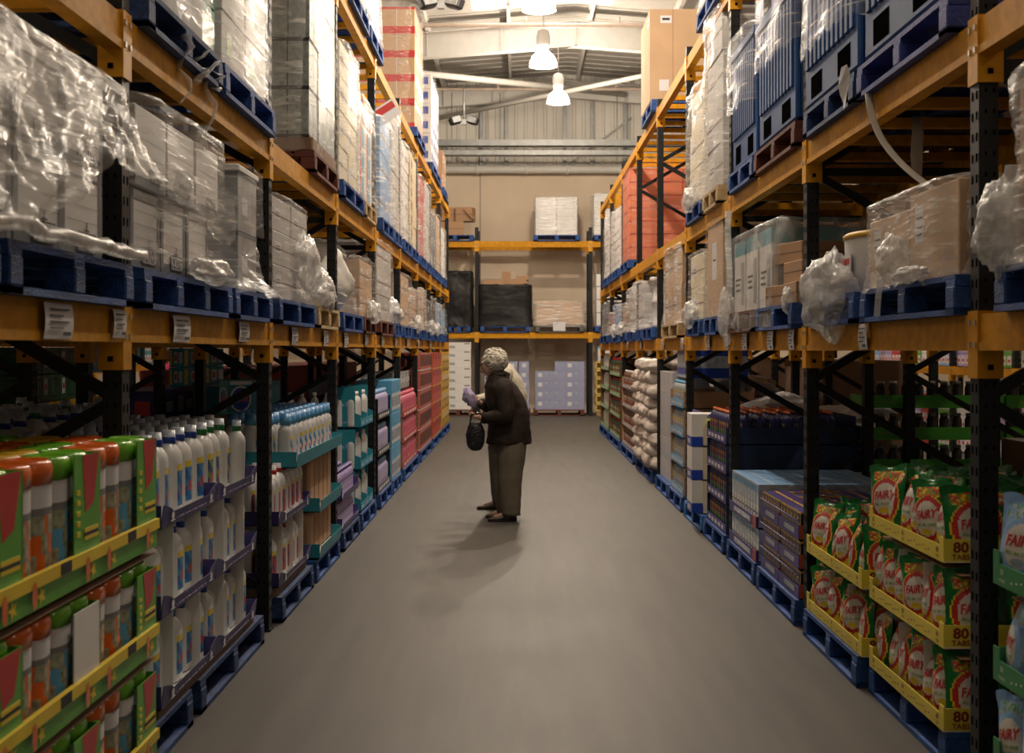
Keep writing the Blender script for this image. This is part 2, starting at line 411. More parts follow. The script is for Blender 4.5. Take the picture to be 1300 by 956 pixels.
def twin_spot():
    o = empty('emergency_spotlight')
    M().tube([(0, 0, .0), (0, 0, .75)], .022, 8).box(-.05, .05, -.05, .05, -.06, .06).build('stem', GALV, o)
    for sx in (-1, 1):
        m = M(); T = Matrix.Translation((sx * .2, 0, .02)) @ Matrix.Rotation(sx * .35, 4, 'Y') @ Matrix.Rotation(-sx * .5, 4, 'Z')
        m.cbox(-.13, .13, -.1, .07, -.08, .1, .03, 0, T); m.box(-.1, .1, -.112, -.1, -.05, .08, 1, T)
        m.build('lamp_head', [BLACK, GREY], o)
    return o
TS = Proto(twin_spot)
o = TS.get(); o.location = ((589 - 658) / FPX * 30, 30, HC + (445 - 155) / FPX * 30)
tag(o, 'black twin-headed emergency light hanging before the far gable wall', 'emergency light', 'emergency lights')
o = TS.get(); o.location = ((560 - 658) / FPX * 19.5, 19.5, HC + (445 - 6) / FPX * 19.5)
tag(o, 'black twin emergency light high above the aisle near the nearest glowing lamp', 'emergency light', 'emergency lights')

# high bay lamps
GLOW = emis('glowing lamp refractor', (1.0, 0.93, 0.80), 12.0)
nt = GLOW.node_tree; tr = nt.nodes.new('ShaderNodeBsdfTransparent'); mx = nt.nodes.new('ShaderNodeMixShader'); mx.inputs[0].default_value = .3
nt.links.new(tr.outputs[0], mx.inputs[1]); nt.links.new(nt.nodes['Principled BSDF'].outputs[0], mx.inputs[2]); nt.links.new(mx.outputs[0], nt.nodes['Material Output'].inputs['Surface'])
def lamp():
    o = empty('high_bay_lamp')
    M().lathe([(.05, .62), (.09, .60), (.115, .5), (.115, .36), (.09, .3), (.07, .27)], 20).tube([(0, 0, .6), (0, 0, 1.62)], .008, 6).build('ballast_housing', WSTEEL, o)
    M().lathe([(.075, .28), (.11, .24), (.185, .17), (.225, .08), (.235, .0)], 28, cap=False).build('refractor_shade', GLOW, o)
    M().lathe([(.235, .0), (.246, -.005), (.246, .015), (.235, .018)], 28, cap=False).build('rim', WSTEEL, o)
    return o
LP = Proto(lamp)
def add_light(x, y, z, w, col=(1.0, 0.84, 0.66), r=.09):
    l = bpy.data.lights.new('lamp_light', 'POINT'); l.energy = w; l.color = col; l.shadow_soft_size = r
    o = bpy.data.objects.new('lamp_light', l); COL.objects.link(o); o.location = (x, y, z)
PW = 270
row = [(.28, 18.4, 6.22, 'nearest, largest of the three glowing high bay lamps, cut by the top edge'),
       (.42, 22.8, 6.38, 'middle of the three glowing high bay lamps above the aisle'),
       (.83, 28.2, 6.75, 'farthest and smallest of the three glowing high bay lamps above the aisle')]
for x, y, z, l in row:
    o = LP.get(); o.location = (x, y, z); tag(o, l, 'ceiling lamp', 'high bay lamps'); add_light(x, y, z + .1, PW * {18.4: 1.1, 22.8: 1.1, 28.2: 2.0}[y])
for y in (-0.5, 4.6, 9.2, 13.8):
    o = LP.get(); o.location = (.3, y, 6.3); tag(o, 'high bay lamp above the aisle %s metres before the nearest visible one' % {-.5: 'nineteen', 4.6: 'fourteen', 9.2: 'nine', 13.8: 'five'}[y], 'ceiling lamp', 'high bay lamps')
    add_light(.3, y, 6.4, {-.5: 20, 4.6: 60, 9.2: 230, 13.8: 340}[y])
for x, nm in ((-5.6, 'left'), (6.0, 'right')):
    for i, y in enumerate((3, 9, 15, 21, 27)):
        o = LP.get(); o.location = (x, y, 6.3); tag(o, 'high bay lamp over the neighbouring aisle on the %s, %s from the front' % (nm, ORD[i]), 'ceiling lamp', 'high bay lamps')
        add_light(x, y, 6.4, 120)

# ------------------------------------------------------------ racking
LV = {-1: [(1.63, 1.755), (2.68, 2.81), (4.39, 4.515)], 1: [(1.60, 1.73), (2.655, 2.785), (4.33, 4.455)]}
def post_mesh(h, d=.07, w=.09):
    m = M(); m.box(-w / 2, w / 2, 0, d, 0, h, 0)
    m.box(-w / 2 - .015, w / 2 + .015, -.01, d + .01, 0, .012, 0)
    z = .1
    while z < h - .1:
        for x in (-.022, .022): m.box(x - .006, x + .006, -.0012, 0, z, z + .03, 1)
        for y in (.025, .055): m.box(-w / 2 - .001, w / 2 + .001, y - .004, y + .004, z + .02, z + .035, 1)
        z += .075
    return m
RD = 1.1
def rack(side, P, off, levels, hz, label, name='pallet_rack', flip=False, bars=True, lab2=''):
    """uprights at P, front plane at depth off"""
    root = empty(name, spot(side, 0, off, 0), rotz(side)); tag(root, label, 'pallet racking')
    sg = -1 if side > 0 else 1                     # local x = sg * world y
    pm = post_mesh(hz).mesh('post', [BLACKP, SLOT])
    br = M(); z = .25; k = 0
    while z + .6 < hz:
        a, b = (.07, RD - .07) if k % 2 == 0 else (RD - .07, .07)
        br.beam((0, a, z), (0, b, z + .55), .03, .045); z += .6; k += 1
        if k % 4 == 0: br.beam((0, .07, z - .03), (0, RD - .07, z - .03), .03, .045)
    bm = br.mesh('bracing', [BLACKP])
    for y in P:
        fr = put('upright_frame', bm, root, (sg * y, 0, 0))
        put('post', pm, fr, (0, 0, 0)); put('post', pm, fr, (0, RD, 0), PI)
    for z0, z1 in levels:
        cm = M(); cm.box(-.052, .052, -.007, .086, z0 - .10, z1 + .012, 0)
        for q in (-.03, .03):
            cm.lathe([(.009, -.0), (.009, .008)], 8, (0, 0, 0), 1) if False else None
            cm.box(q - .008, q + .008, -.012, -.006, z1 - .04, z1 - .02, 1); cm.box(q - .008, q + .008, -.012, -.006, z0 + .01, z0 + .03, 1)
        cm.box(.052, .0535, .03, .05, z0 - .07, z0 - .05, 2); cm.box(-.0535, -.052, .03, .05, z0 - .07, z0 - .05, 2)
        cme = cm.mesh('beam_connector', [AMBER, STEEL, SLOT])
        for a, b in zip(P, P[1:]):
            L = b - a - .104; xc = sg * (a + b) / 2
            m = M(); m.box(-L / 2, L / 2, .004, .05, z0, z1, 0); m.box(-L / 2, L / 2, -.004, .004, z0, z0 + .03, 0); m.box(-L / 2, L / 2, .05, .062, z0, z1 - .03, 0)
            o = m.build('beam', [AMBER2], root, (xc, 0, 0))
            m = M(); m.box(-L / 2, L / 2, RD - .05, RD - .004, z0, z1, 0)
            m.build('beam', [AMBER2], root, (xc, 0, 0))
            if bars:
                m = M(); n = 5
                for q in range(n):
                    x = -L / 2 + L * (q + .5) / n
                    m.box(x - .03, x + .03, .06, RD - .05, z1 - .06, z1 - .01, 0)
                m.build('support_bars', [AMBER2], root, (xc, 0, 0))
        for y in P:
            put('beam_connector', cme, root, (sg * y, 0, 0)); put('beam_connector', cme, root, (sg * y, RD, 0), PI)
    return root
PLx = [2.10] + LY; PRx = [2.255] + RY
rack(-1, PLx, 0, LV[-1], 4.62, 'amber and black pallet racking along the left side of the aisle')
rack(1, PRx, 0, LV[1], 4.56, 'amber and black pallet racking along the right side of the aisle')
rack(-1, PLx, 1.35, LV[-1], 4.62, 'amber and black racking behind the left aisle racking, back to back with it', bars=False)
rack(1, PRx, 1.35, LV[1], 4.56, 'amber and black racking behind the right aisle racking, back to back with it', bars=False)
# end rack across the far end
ER = [-6.6, -3.81, -1.02, 1.77, 4.56]
rack(0, ER, 0, [(1.90, 2.04), (4.13, 4.28)], 4.62, 'amber and black racking standing across the far end of the aisle', bars=False)
# outer racks beyond the neighbouring aisles
SH = [(1.22, 1.34), (2.2, 2.33), (3.9, 4.03)]
rack(-1, [4.9 + 2.83 * k for k in range(3, 9)], 5.4, SH, 4.3, 'racking on the far side of the neighbouring aisle to the left', bars=False)
rack(1, [5.0 + 2.745 * k for k in range(2, 9)], 5.2, SH, 4.3, 'racking on the far side of the neighbouring aisle to the right', bars=False)

# ------------------------------------------------------------ pallets
def pallet_parts(w, nb=3, d=1.1, h=.15):
    deck = M(); n = 7
    for i in range(n):
        y = d * i / n
        deck.box(-w / 2, w / 2, y + .006, y + d / n - .018, h - .022, h, 0)
    for i in range(nb):
        x = -w / 2 + .05 + (w - .1) * i / (nb - 1)
        deck.box(x - .05, x + .05, .004, d - .004, h - .042, h - .022, 0)
    base = M()
    for y in (.0, d / 2 - .05, d - .1):
        base.box(-w / 2, w / 2, y, y + .1, 0, .022, 0)
    for x in (-w / 2 + .05, w / 2 - .05): base.box(x - .05, x + .05, 0, d, .0005, .0215, 0)
    blk = M(); blk.cbox(-.05, .05, .0, .1, .022, h - .042, .006, 0)
    return deck, base, blk
PAL = {}
def pallet(w, mt, simple=False, nb=3):
    key = (round(w, 2), mt.name, simple, nb)
    if key not in PAL:
        deck, base, blk = pallet_parts(w, nb)
        if simple:
            for i in range(nb):
                x = -w / 2 + .05 + (w - .1) * i / (nb - 1)
                for y in (0, .5, 1.0): deck.cbox(x - .05, x + .05, y, y + .1, .022, .108, .006, 0)
            deck.v += []; b = len(deck.v)
            deck.add(base.v, base.f, 0)
            def fn(): return deck.build('pallet', mt)
        else:
            def fn():
                o = empty('pallet')
                deck.build('top_deck', mt, o); base.build('base_frame', mt, o); bme = blk.mesh('block', mt)
                for i in range(nb):
                    x = -w / 2 + .05 + (w - .1) * i / (nb - 1)
                    for y in (0, .5, 1.0): put('block', bme, o, (x, y, 0))
                return o
        PAL[key] = Proto(fn)
    return PAL[key].get()
LEVN = {0: 'floor', 1: 'lower shelf', 2: 'middle shelf', 3: 'top beams'}
def zlev(side, lev):
    if lev == 0: return 0.0
    if side == 0: return {1: 2.04, 2: 4.28}[lev]
    return LV[side][lev - 1][1] if lev else 0
def add_pallet(side, lev, y0, y1, mt, col, what, dep=-.04, simple=None, nb=3, dr=0.0):
    w = y1 - y0
    if simple is None: simple = (y0 > 13 or side == 0)
    p = pallet(w, mt, simple, nb)
    place(p, side, (y0 + y1) / 2, dep, zlev(side, lev) + .001, dr)
    tag(p, '%s pallet under %s' % (col, what), 'pallet', 'pallets')
    return zlev(side, lev) + .152

# ------------------------------------------------------------ cartons
def carton_mesh(name, w, d, h, mats, front=(), end=(), top=(), back=False, c=.004):
    """front / end / top: decals (x0, x1, y0, y1, mat) in fractions of that face, or ('T', text, cx, cy, size, mat, wid)"""
    m = M(); m.cbox(-w / 2, w / 2, 0, d, 0, h, c, 0)
    def faces(items, fn, W, H):
        for k, it in enumerate(items):
            e = .0008 + .0004 * k
            if it[0] == 'T':
                _, t, cx, cy, sz, mi, wid = it
                text_on(m, t, lambda x, y: fn(cx * W + x, cy * H + y, e + .0006), sz, mi, wid)
            elif it[0] == 'E':
                _, cx, cy, rx, ry, mi = it
                m.add([fn(cx * W + rx * math.cos(a * PI / 8), cy * H + ry * math.sin(a * PI / 8), e) for a in range(16)], [tuple(range(16))], mi)
            else:
                a, b, p, q, mi = it
                m.add([fn(a * W, p * H, e), fn(b * W, p * H, e), fn(b * W, q * H, e), fn(a * W, q * H, e)], [(0, 1, 2, 3)], mi)
    faces(front, lambda x, y, e: (-w / 2 + x, -e, y), w, h)
    faces(end, lambda x, y, e: (w / 2 + e, x, y), d, h)
    faces(end, lambda x, y, e: (-w / 2 - e, d - x, y), d, h)
    faces(top, lambda x, y, e: (-w / 2 + x, y, h + e), w, d)
    return m.mesh(name, mats)
NROW = ['bottom', 'second', 'third', 'fourth', 'fifth', 'sixth', 'seventh', 'eighth', 'ninth', 'tenth', 'eleventh', 'twelfth']
def stack(side, y0, y1, zb, nx, nz, nd, mesh, name, cat, what, grp, dep=0.0, gap=.004, jit=.006, skip=None, wdh=None, bare=False, where=None):
    """what: short description. Boxes stacked in nz layers, nx along the aisle, nd deep; hidden inner ones are left out"""
    w, d, h = wdh
    near = -1
    pitch = (y1 - y0) / nx
    where = where or ('%s %s' % (sidename(side), bayname(side, (y0 + y1) / 2) + ' bay'))
    for k in range(nz):
        for i in range(nx):
            for j in range(nd):
                if not (j == 0 or i == 0 or k == nz - 1): continue
                if skip and skip(i, j, k): continue
                o = put(name, mesh)
                yy = y0 + pitch * (i + .5)
                place(o, side, yy + R.uniform(-jit, jit), dep + j * (d + gap) + R.uniform(0, jit), zb + k * (h + .001), R.uniform(-.01, .01))
                dl = ('' if nd == 1 else (', front row' if j == 0 else ', %s row back' % ORD[j]))
                tag(o, '%s, %s layer, %s along%s, %s' % (what, NROW[k], ORD[i], dl, where), cat, grp)
    return zb + nz * (h + .001)

# ------------------------------------------------------------ stretch film round a load
def wrap(w, d, z0, z1, seed, mt=None, lump=.02, flare=.05, top=True, taper=0.0, ragged=.05, name='stretch_wrap', n=72, nz=26, crump=.5):
    m = M(); rs = []; pad = .018
    sd = Vector((seed * 3.7, seed * 1.3, seed * 2.1))
    H = z1 - z0
    def pt(a, zf, shrink=1.0):
        # rounded rectangle
        ca, sa = math.cos(a), math.sin(a); p = 9
        r = (abs(ca) ** p + abs(sa) ** p) ** (-1 / p)
        hw = w / 2 + pad; hd = d / 2 + pad
        tp = 1 - taper * zf
        x = ca * r * hw * tp * shrink; y = sa * r * hd * tp * shrink
        z = z0 + H * zf
        q = Vector((x, y, z))
        f = 1 + flare * max(0, .18 - zf) / .18
        lmp = lump * .55; n1 = noise.noise(q * 3 + sd) * lmp; n2 = noise.noise(Vector((x * 6 + y * 6, z * 26 + x * 9, seed))) * lmp * crump
        n3 = abs(noise.noise(q * 11 + sd)) * lmp * crump * .6
        k = 1 + (n1 + n2 + n3 + abs(lump) * .3) / max(hw, hd) * 1.2
        return (x * k * f, d / 2 + y * k * f, z + (ragged * noise.noise(Vector((x * 9, y * 9, seed))) if zf == 0 else 0))
    for j in range(nz + 1):
        zf = j / nz
        rs.append([pt(2 * PI * i / n, zf) for i in range(n)])
    if top:
        for s_ in (.93, .7, .35):
            rr = [pt(2 * PI * i / n, 1.0, s_) for i in range(n)]
            rs.append([(x, y, z + .012 + lump * .6 * noise.noise(Vector((x * 7, y * 7, seed)))) for x, y, z in rr])
    m.rings(rs, 0, cap=False)
    if top: m.f.append(tuple(range(len(m.v) - n, len(m.v)))); m.m.append(0); m.sm.append(True)
    return m
def add_wrap(side, y0, y1, z0, z1, seed, what, mt=None, d=1.0, dep=0.0, **kw):
    m = wrap(y1 - y0, d, z0, z1, seed, **kw)
    o = m.build('stretch_wrap', mt or FILM)
    place(o, side, (y0 + y1) / 2, dep, 0)
    return tag(o, what, 'stretch film', 'stretch film')
def film_clump(side, y, dep, z, r, seed, what, sx=1, sy=1, sz=1, mt=None, n=26, amp=.34):
    m = M(); sd = Vector((seed, seed * 2.3, 1))
    def fn(u, v):
        a = 2 * PI * u; b = PI * (v - .5)
        q = Vector((math.cos(a) * math.cos(b), math.sin(a) * math.cos(b), math.sin(b)))
        k = 1 + amp * noise.noise(q * 1.6 + sd) + (.65 * amp) * abs(noise.noise(Vector((q.x * 5, q.y * 5, q.z * 9)) + sd)) + (.3 * amp) * noise.noise(q * 12 + sd)
        return (q.x * r * sx * k, q.y * r * sy * k, q.z * r * sz * k)
    m.grid(fn, n * 2, n, 0)
    o = m.build('bunched_film', mt or FILMB); place(o, side, y, dep, z)
    return tag(o, what, 'stretch film', 'bunched film')
def film_strip(pts, wd, what, side=None, mt=None, flat=.16, name='film_strip'):
    m = M(); m.tube(pts, [wd * (.75 + .35 * abs(noise.noise(Vector(p) * 9))) for p in pts], 10, 0, flat)
    return tag(m.build(name, mt or FILMB), what, 'plastic strip', 'hanging strips')
# ================================================================ goods on the beams
lev1L, lev1R, lev2L, lev2R = 1, 1, 2, 2
# --- left lower shelf, nearest bay: archive boxes under heavy film
def archive_mesh(w, d, h):
    fr = [(0, 1, 0, .13, 1), (0, .09, 0, 1, 1), (.91, 1, 0, 1, 1), (0, 1, .86, .885, 1), (.1, .9, .72, .725, 2), (.1, .9, .55, .555, 2), (.1, .9, .38, .385, 2),
          (.36, .84, .05, .27, 2), (.38, .82, .07, .25, 3), (.395, .805, .085, .235, 2), ('T', 'R-KIVE', .60, .155, .062, 3, 1.0), (.57, .60, .25, .38, 2), (.52, .65, .28, .30, 2)]
    en = [(0, 1, 0, .13, 1), (0, .07, 0, 1, 1), (.93, 1, 0, 1, 1), (0, 1, .86, .885, 1), (.35, .65, .62, .72, 4), (.3, .62, .08, .24, 2), ('T', 'R-KIVE', .46, .16, .055, 3, 1.0)]
    return carton_mesh('archive_box', w, d, h, [WCARD, GCARD, INK, PAPER, BLACK], fr, en, [(0, 1, 0, .05, 1)])
AB = archive_mesh(.40, .50, .295)
zb = add_pallet(-1, 1, 3.68, 4.87, PBLUE, 'blue', 'white archive boxes, nearest bay on the left lower shelf')
stack(-1, 2.98, 4.63, zb, 4, 2, 2, AB, 'archive_box', 'box', 'white grey-edged archive box', 'archive boxes in the nearest left bay', wdh=(.40, .5, .295), dep=.0)
add_pallet(-1, 1, 2.25, 3.62, PBLUE, 'blue', 'the film-covered load cut by the left edge')
add_wrap(-1, 2.9, 4.66, zb + .33, zb + .62, 3, 'crumpled clear film draped over the large archive box load, nearest left bay', FILM2, d=1.0, dep=-.01, lump=.03, flare=.0)
# the loose skirt of film that bulges out to the aisle
m = M()
def skirt(u, v):
    y = 2.95 + 1.86 * u
    zt_ = zb + .62; zb_ = max(zb + .04, 1.90 + .30 * min(1, max(0, y - 3.55) / .7) ** .8) + .035 * noise.noise(Vector((y * 5, 2, 7)))
    z = zt_ + (zb_ - zt_) * v
    fold = abs(noise.noise(Vector((y * 3 + v * 2, (z - y * .7) * 14, 2)))) * .04 + abs(noise.noise(Vector((y * 9, z * 9, 8)))) * .025
    bul = (.02 + .11 * v ** 2.2) * (1 + .8 * noise.noise(Vector((y * 3, v * 2, 5)))) + fold * (.3 + v)
    return (-(FL - .01 - bul), y, z)
m.grid(skirt, 120, 60, 0)
tag(m.build('film_skirt', film_mat('folded film', tint=(.95, .94, .92), dens=.26, wid=.6, scale=4, stretch=(1, .6, 8), rot=(-.62, 0, 0), rough=.2)), 'loose skirt of film bulging from the archive box load toward the aisle', 'stretch film', 'stretch film')
m = M()
m.tube([(-FL + .06 + .02 * math.sin(y * 9), y, zb + .035 + .02 * noise.noise(Vector((y * 5, 0, 3)))) for y in [2.9 + .1 * i for i in range(21)]], [.022 + .016 * abs(noise.noise(Vector((i * .7, 1, 1)))) for i in range(21)], 10)
tag(m.build('film_roll_edge', FILMB), 'rope of gathered film along the top of the nearest left blue pallet', 'stretch film', 'stretch film')

# second bay: archive boxes, film, then a taller grey load
zb = add_pallet(-1, 1, 5.02, 6.56, PBLUE, 'blue', 'film-wrapped archive boxes, second bay on the left lower shelf', nb=4)
stack(-1, 5.03, 6.30, zb + .01, 3, 1, 2, AB, 'archive_box', 'box', 'grey-lidded archive box', 'archive boxes in the second left bay', wdh=(.40, .5, .295), dep=.02)
stack(-1, 5.02, 6.42, zb + .315, 3, 1, 2, carton_mesh('archive_box', .44, .5, .30, [WCARD, GCARD, INK, PAPER, BLACK], [(0, 1, 0, .12, 1), (.08, .92, .6, .605, 2), (.08, .92, .4, .405, 2), (.45, .85, .08, .26, 2), ('T', 'R-KIVE', .65, .17, .055, 3, 1)], [(0, 1, 0, .12, 1), (.3, .5, .6, .75, 4)]),
      'archive_box', 'box', 'white archive box in upper film', 'archive boxes in the second left bay', wdh=(.44, .5, .295), dep=.0)
add_wrap(-1, 5.02, 6.46, zb + .03, zb + .66, 11, 'shiny wrinkled film round the archive boxes, second left bay lower shelf', FILM, dep=-.02, lump=.035, flare=.03)
add_wrap(-1, 5.4, 6.5, zb + .2, zb + .42, 12, 'sagging film belt round the archive box load in the second left bay', FILM2, dep=-.05, lump=.05, flare=.0, top=False)
film_clump(-1, 6.1, -.04, zb + .05, .08, 5, 'bunched film at the foot of the archive boxes, second left bay', sx=4.2, sy=.6, sz=.7)
film_clump(-1, 5.55, -.045, zb + .36, .06, 9, 'small twist of white film on the side of the archive box load', sx=1.2, sy=.5, sz=1)
zb = add_pallet(-1, 1, 6.64, 7.63, PBLUE, 'blue', 'the tall grey wrapped load, second left bay')
GB = carton_mesh('grey_carton', .48, .5, .30, [GREY, GCARD, PAPER], [(0, 1, .93, 1, 1), (.2, .5, .3, .6, 2)], [(0, 1, .93, 1, 1), (.3, .7, .3, .7, 2)])
for k in range(2):
    o = put('grey_carton', GB); place(o, -1, 7.1, .0, zb + .301 * k); tag(o, 'grey shrink-wrapped carton, %s of two in the column beside archive boxes' % ['lower', 'upper'][k], 'box')
m = M().cbox(-.26, .26, -.01, .52, 0, .035, .006, 0)
o = m.build('box_cover', WCARD); place(o, -1, 7.1, 0, zb + .603); tag(o, 'pale grey lid on top of the narrow wrapped column, second left bay', 'lid')
add_wrap(-1, 6.78, 7.52, zb - .02, zb + .40, 17, 'film flaring outward at the base of the narrow grey load', FILM2, d=.7, dep=-.02, lump=.05, flare=.14, top=False, taper=.28)
add_wrap(-1, 6.82, 7.38, zb + .3, zb + .64, 18, 'tight film round the top of the narrow grey load', FILM, d=.6, dep=-.02, lump=.02, flare=.0, top=False)

def film_box(side, lev, y0, y1, h, col, seed, what, nx=2, nz=2, mt=None, pal=PBLUE, pcol='blue', film=None, d=.9, lump=.03, ptext=None, cl=False, wob=.0, flare=.05, name='carton', dep=0.0, py=None, grp=None):
    """a filmed pallet load of cartons"""
    py = py or (y0, y1)
    zb = add_pallet(side, lev, py[0], py[1], pal, pcol, what)
    w = (y1 - y0) / nx - .012; hh = h / nz - .002; dd = d / 2 - .006
    key = carton_mesh(name, w, dd, hh, [col, PAPER, INK, CARDD], [(.12, .45, .35, .7, 1), (.16, .4, .55, .58, 2), (.16, .4, .45, .48, 2), (0, 1, .485, .515, 3)] if ptext is None else ptext, [(.2, .5, .3, .65, 1), (.25, .45, .5, .53, 2)])
    for k in range(nz):
        for i in range(nx):
            o = put(name, key); place(o, side, y0 + (y1 - y0) * (i + .5) / nx, dep + R.uniform(0, .012), zb + k * (hh + .002), R.uniform(-.01, .01))
            tag(o, '%s, %s layer, %s along' % (what.replace('the ', '', 1), NROW[k], ORD[i]), 'box', grp or 'wrapped cartons')
    i = 0
    for k in range(nz):
        o = put(name, key); place(o, side, y0 + (y1 - y0) * .5 / nx, dep + dd + .01, zb + k * (hh + .002))
        tag(o, '%s, %s layer, rear one' % (what.replace('the ', '', 1), NROW[k]), 'box', grp or 'wrapped cartons')
    if film is not False:
        add_wrap(side, y0, y1, zb - .015, zb + h + .01, seed, 'clear film round ' + what, film or FILM, d=d, dep=dep - .01, lump=lump, flare=flare)
    if cl: film_clump(side, (y0 + y1) / 2 + .1, dep - .05, zb + .05, .12, seed, 'bunched film below ' + what, sx=2.2, sy=.5, sz=.9)
    return zb
GWC = mat('grey white carton', (0.48, 0.46, 0.44), 0.6, var=0.12)
# third bay left
film_box(-1, 1, 7.86, 9.1, .60, GWC, 21, 'the banded grey-white cartons, third left bay', nz=3, lump=.04, flare=.08, py=(7.86, 9.28))
film_clump(-1, 8.95, -.02, zlev(-1, 1) + .40, .15, 31, 'billowing torn film in the third left bay', sx=2.4, sy=.5, sz=1.3)
film_clump(-1, 9.75, .0, zlev(-1, 1) + .28, .15, 33, 'white film heap spilling onto the bare wood pallet, third left bay', sx=2.4, sy=.6, sz=.9)
zb = add_pallet(-1, 1, 9.4, 10.5, PWOOD, 'bare wood', 'heaped film in the third left bay')
m = M()
for x in (-.18, .14):
    m.tube([(x, .0, .07), (x, .5, .07)], .07, 18)
o = m.build('film_core_rolls', WCARD); place(o, -1, 9.9, -.05, zb - .01); tag(o, 'white rolled tubes poking out on the bare wood pallet, third left bay', 'rolls')
for k in range(2):
    o = put('grey_carton', GB); place(o, -1, 9.95, .12, zb + .2 + .3 * 0 + k * .22 - .18, .05 * k); tag(o, 'half hidden pale carton, %s, behind the heaped film third left bay' % ['lower', 'upper'][k], 'box')
# fourth bay left: rounded white load and brown sacks
zb = add_pallet(-1, 1, 10.72, 12.1, PBLUE, 'blue', 'the rounded white wrapped load, fourth left bay')
film_clump(-1, 11.3, .35, zb + .28, .42, 41, 'big rounded white wrapped bundle, fourth left bay lower shelf', sx=1.15, sy=.9, sz=.78, amp=.12, mt=mat('white wrapped goods', (.50, .48, .45), .45, var=.12))
add_wrap(-1, 10.85, 11.9, zb, zb + .56, 42, 'film over the rounded white bundle, fourth left bay', FILM, lump=.06, flare=.0, taper=.25, d=.8)
film_box(-1, 1, 12.2, 13.2, .52, CARD2, 45, 'the tan cartons in torn film, fourth left bay', pal=PBROWN, pcol='red-brown', cl=True, lump=.05)
film_box(-1, 1, 13.65, 15.1, .80, GWC, 51, 'the waisted pale load, fifth left bay lower shelf', pal=PBROWN, pcol='red-brown', nz=3, lump=.07, flare=.02)
film_clump(-1, 15.7, .1, zlev(-1, 1) + .28, .2, 52, 'low white film bundle at the end of the fifth left bay', sx=1.5, sy=.8, sz=.8)
add_pallet(-1, 1, 15.2, 16.15, PBLUE, 'blue', 'the low film bundle, fifth left bay')
film_box(-1, 1, 16.5, 17.6, .62, CARD2, 55, 'the open brown cartons, sixth left bay lower shelf', film=FILM3, lump=.06)
film_box(-1, 1, 17.8, 18.95, .50, CARD, 56, 'the sagging brown cartons, sixth left bay', film=FILM2, cl=True, lump=.07)
film_box(-1, 1, 19.3, 20.4, .58, CARD2, 57, 'the tan cartons, seventh left bay lower shelf', film=FILM2, lump=.07)
film_box(-1, 1, 20.6, 21.8, .45, BLACK, 58, 'the black wrapped goods, seventh left bay', film=FILM3, cl=True, lump=.06)
film_box(-1, 1, 22.2, 23.3, .55, BLACK, 59, 'the black goods with trailing film, eighth left bay', film=FILM3, cl=True, lump=.06)
film_box(-1, 1, 23.5, 24.6, .5, SKYB, 60, 'the pale blue goods in film, eighth left bay', film=FILM2, lump=.06)
film_box(-1, 1, 25.0, 26.1, .45, LBLUE, 61, 'the blue cartons, last left bay lower shelf', film=FILM, lump=.05)

# --- left middle shelf
zb = add_pallet(-1, 2, 5.06, 6.34, PBLUE2, 'dark blue', 'the bulging film load, second left bay middle shelf')
for k in range(5):
    o = put('green_crate', carton_mesh('green_crate', .30, .5, .24, [mat('green crate', (.02, .22, .12), .5), GREEND], [(.08, .92, .1, .8, 1)], [(.08, .92, .1, .8, 1)])) if k == 0 else o0.copy()
    if k == 0: o0 = o
    else: COL.objects.link(o)
    place(o, -1, 6.28, .02, zb + .245 * k); tag(o, 'deep green crate, %s in the column, second left bay' % NROW[k], 'crate', 'green crates')
film_box(-1, 2, 5.12, 6.1, 1.5, GWC, 71, 'the tall pale cartons cut by the top edge, second left bay', nz=5, nx=2, film=FILM2, lump=.06, py=(5.06, 5.07), dep=.02) if False else None
m_ = carton_mesh('carton', .5, .45, .30, [GWC, PAPER, INK], [(.2, .6, .3, .7, 1)], [(.2, .6, .3, .7, 1)])
stack(-1, 5.1, 6.11, zb, 2, 4, 1, m_, 'carton', 'box', 'pale wrapped carton on middle shelf', 'pale wrapped cartons', wdh=(.5, .45, .30))
add_wrap(-1, 5.06, 6.12, zb + .0, zb + 1.25, 72, 'torn shiny film round the pale cartons beside the green crates, second left bay', FILM2, lump=.05, flare=.07, ragged=.1)
zb = add_pallet(-1, 2, 6.40, 7.72, PBLUE, 'blue', 'the bright white film load, second left bay middle shelf')
stack(-1, 6.50, 7.62, zb, 2, 5, 1, carton_mesh('carton', .55, .45, .28, [WCARD, GREEN, PAPER], [(.2, .4, .3, .7, 1)], [(.2, .6, .3, .7, 1)]), 'carton', 'box', 'white carton with green print', 'white green-printed cartons', wdh=(.55, .45, .28))
add_wrap(-1, 6.46, 7.68, zb + .0, zb + 1.44, 73, 'bright white film round the tall load, second left bay middle shelf', FILM2, lump=.03, flare=.0)
# loose film tails hanging over the beam
for i, (y, ln, dy) in enumerate(((5.62, .20, .06), (5.92, .10, .03), (6.12, .30, -.03), (6.22, .08, .02))):
    z0 = zlev(-1, 2) + .10
    film_strip([(-FL + .03 + .03 * math.sin(k * 1.7 + i), y + dy * k / 6 + .02 * math.sin(k * 2 + i), z0 - ln * 1.35 * k / 6) for k in range(7)], .034, 'torn film tail, %s from the camera, hanging over the second left bay beam' % ORD[i])
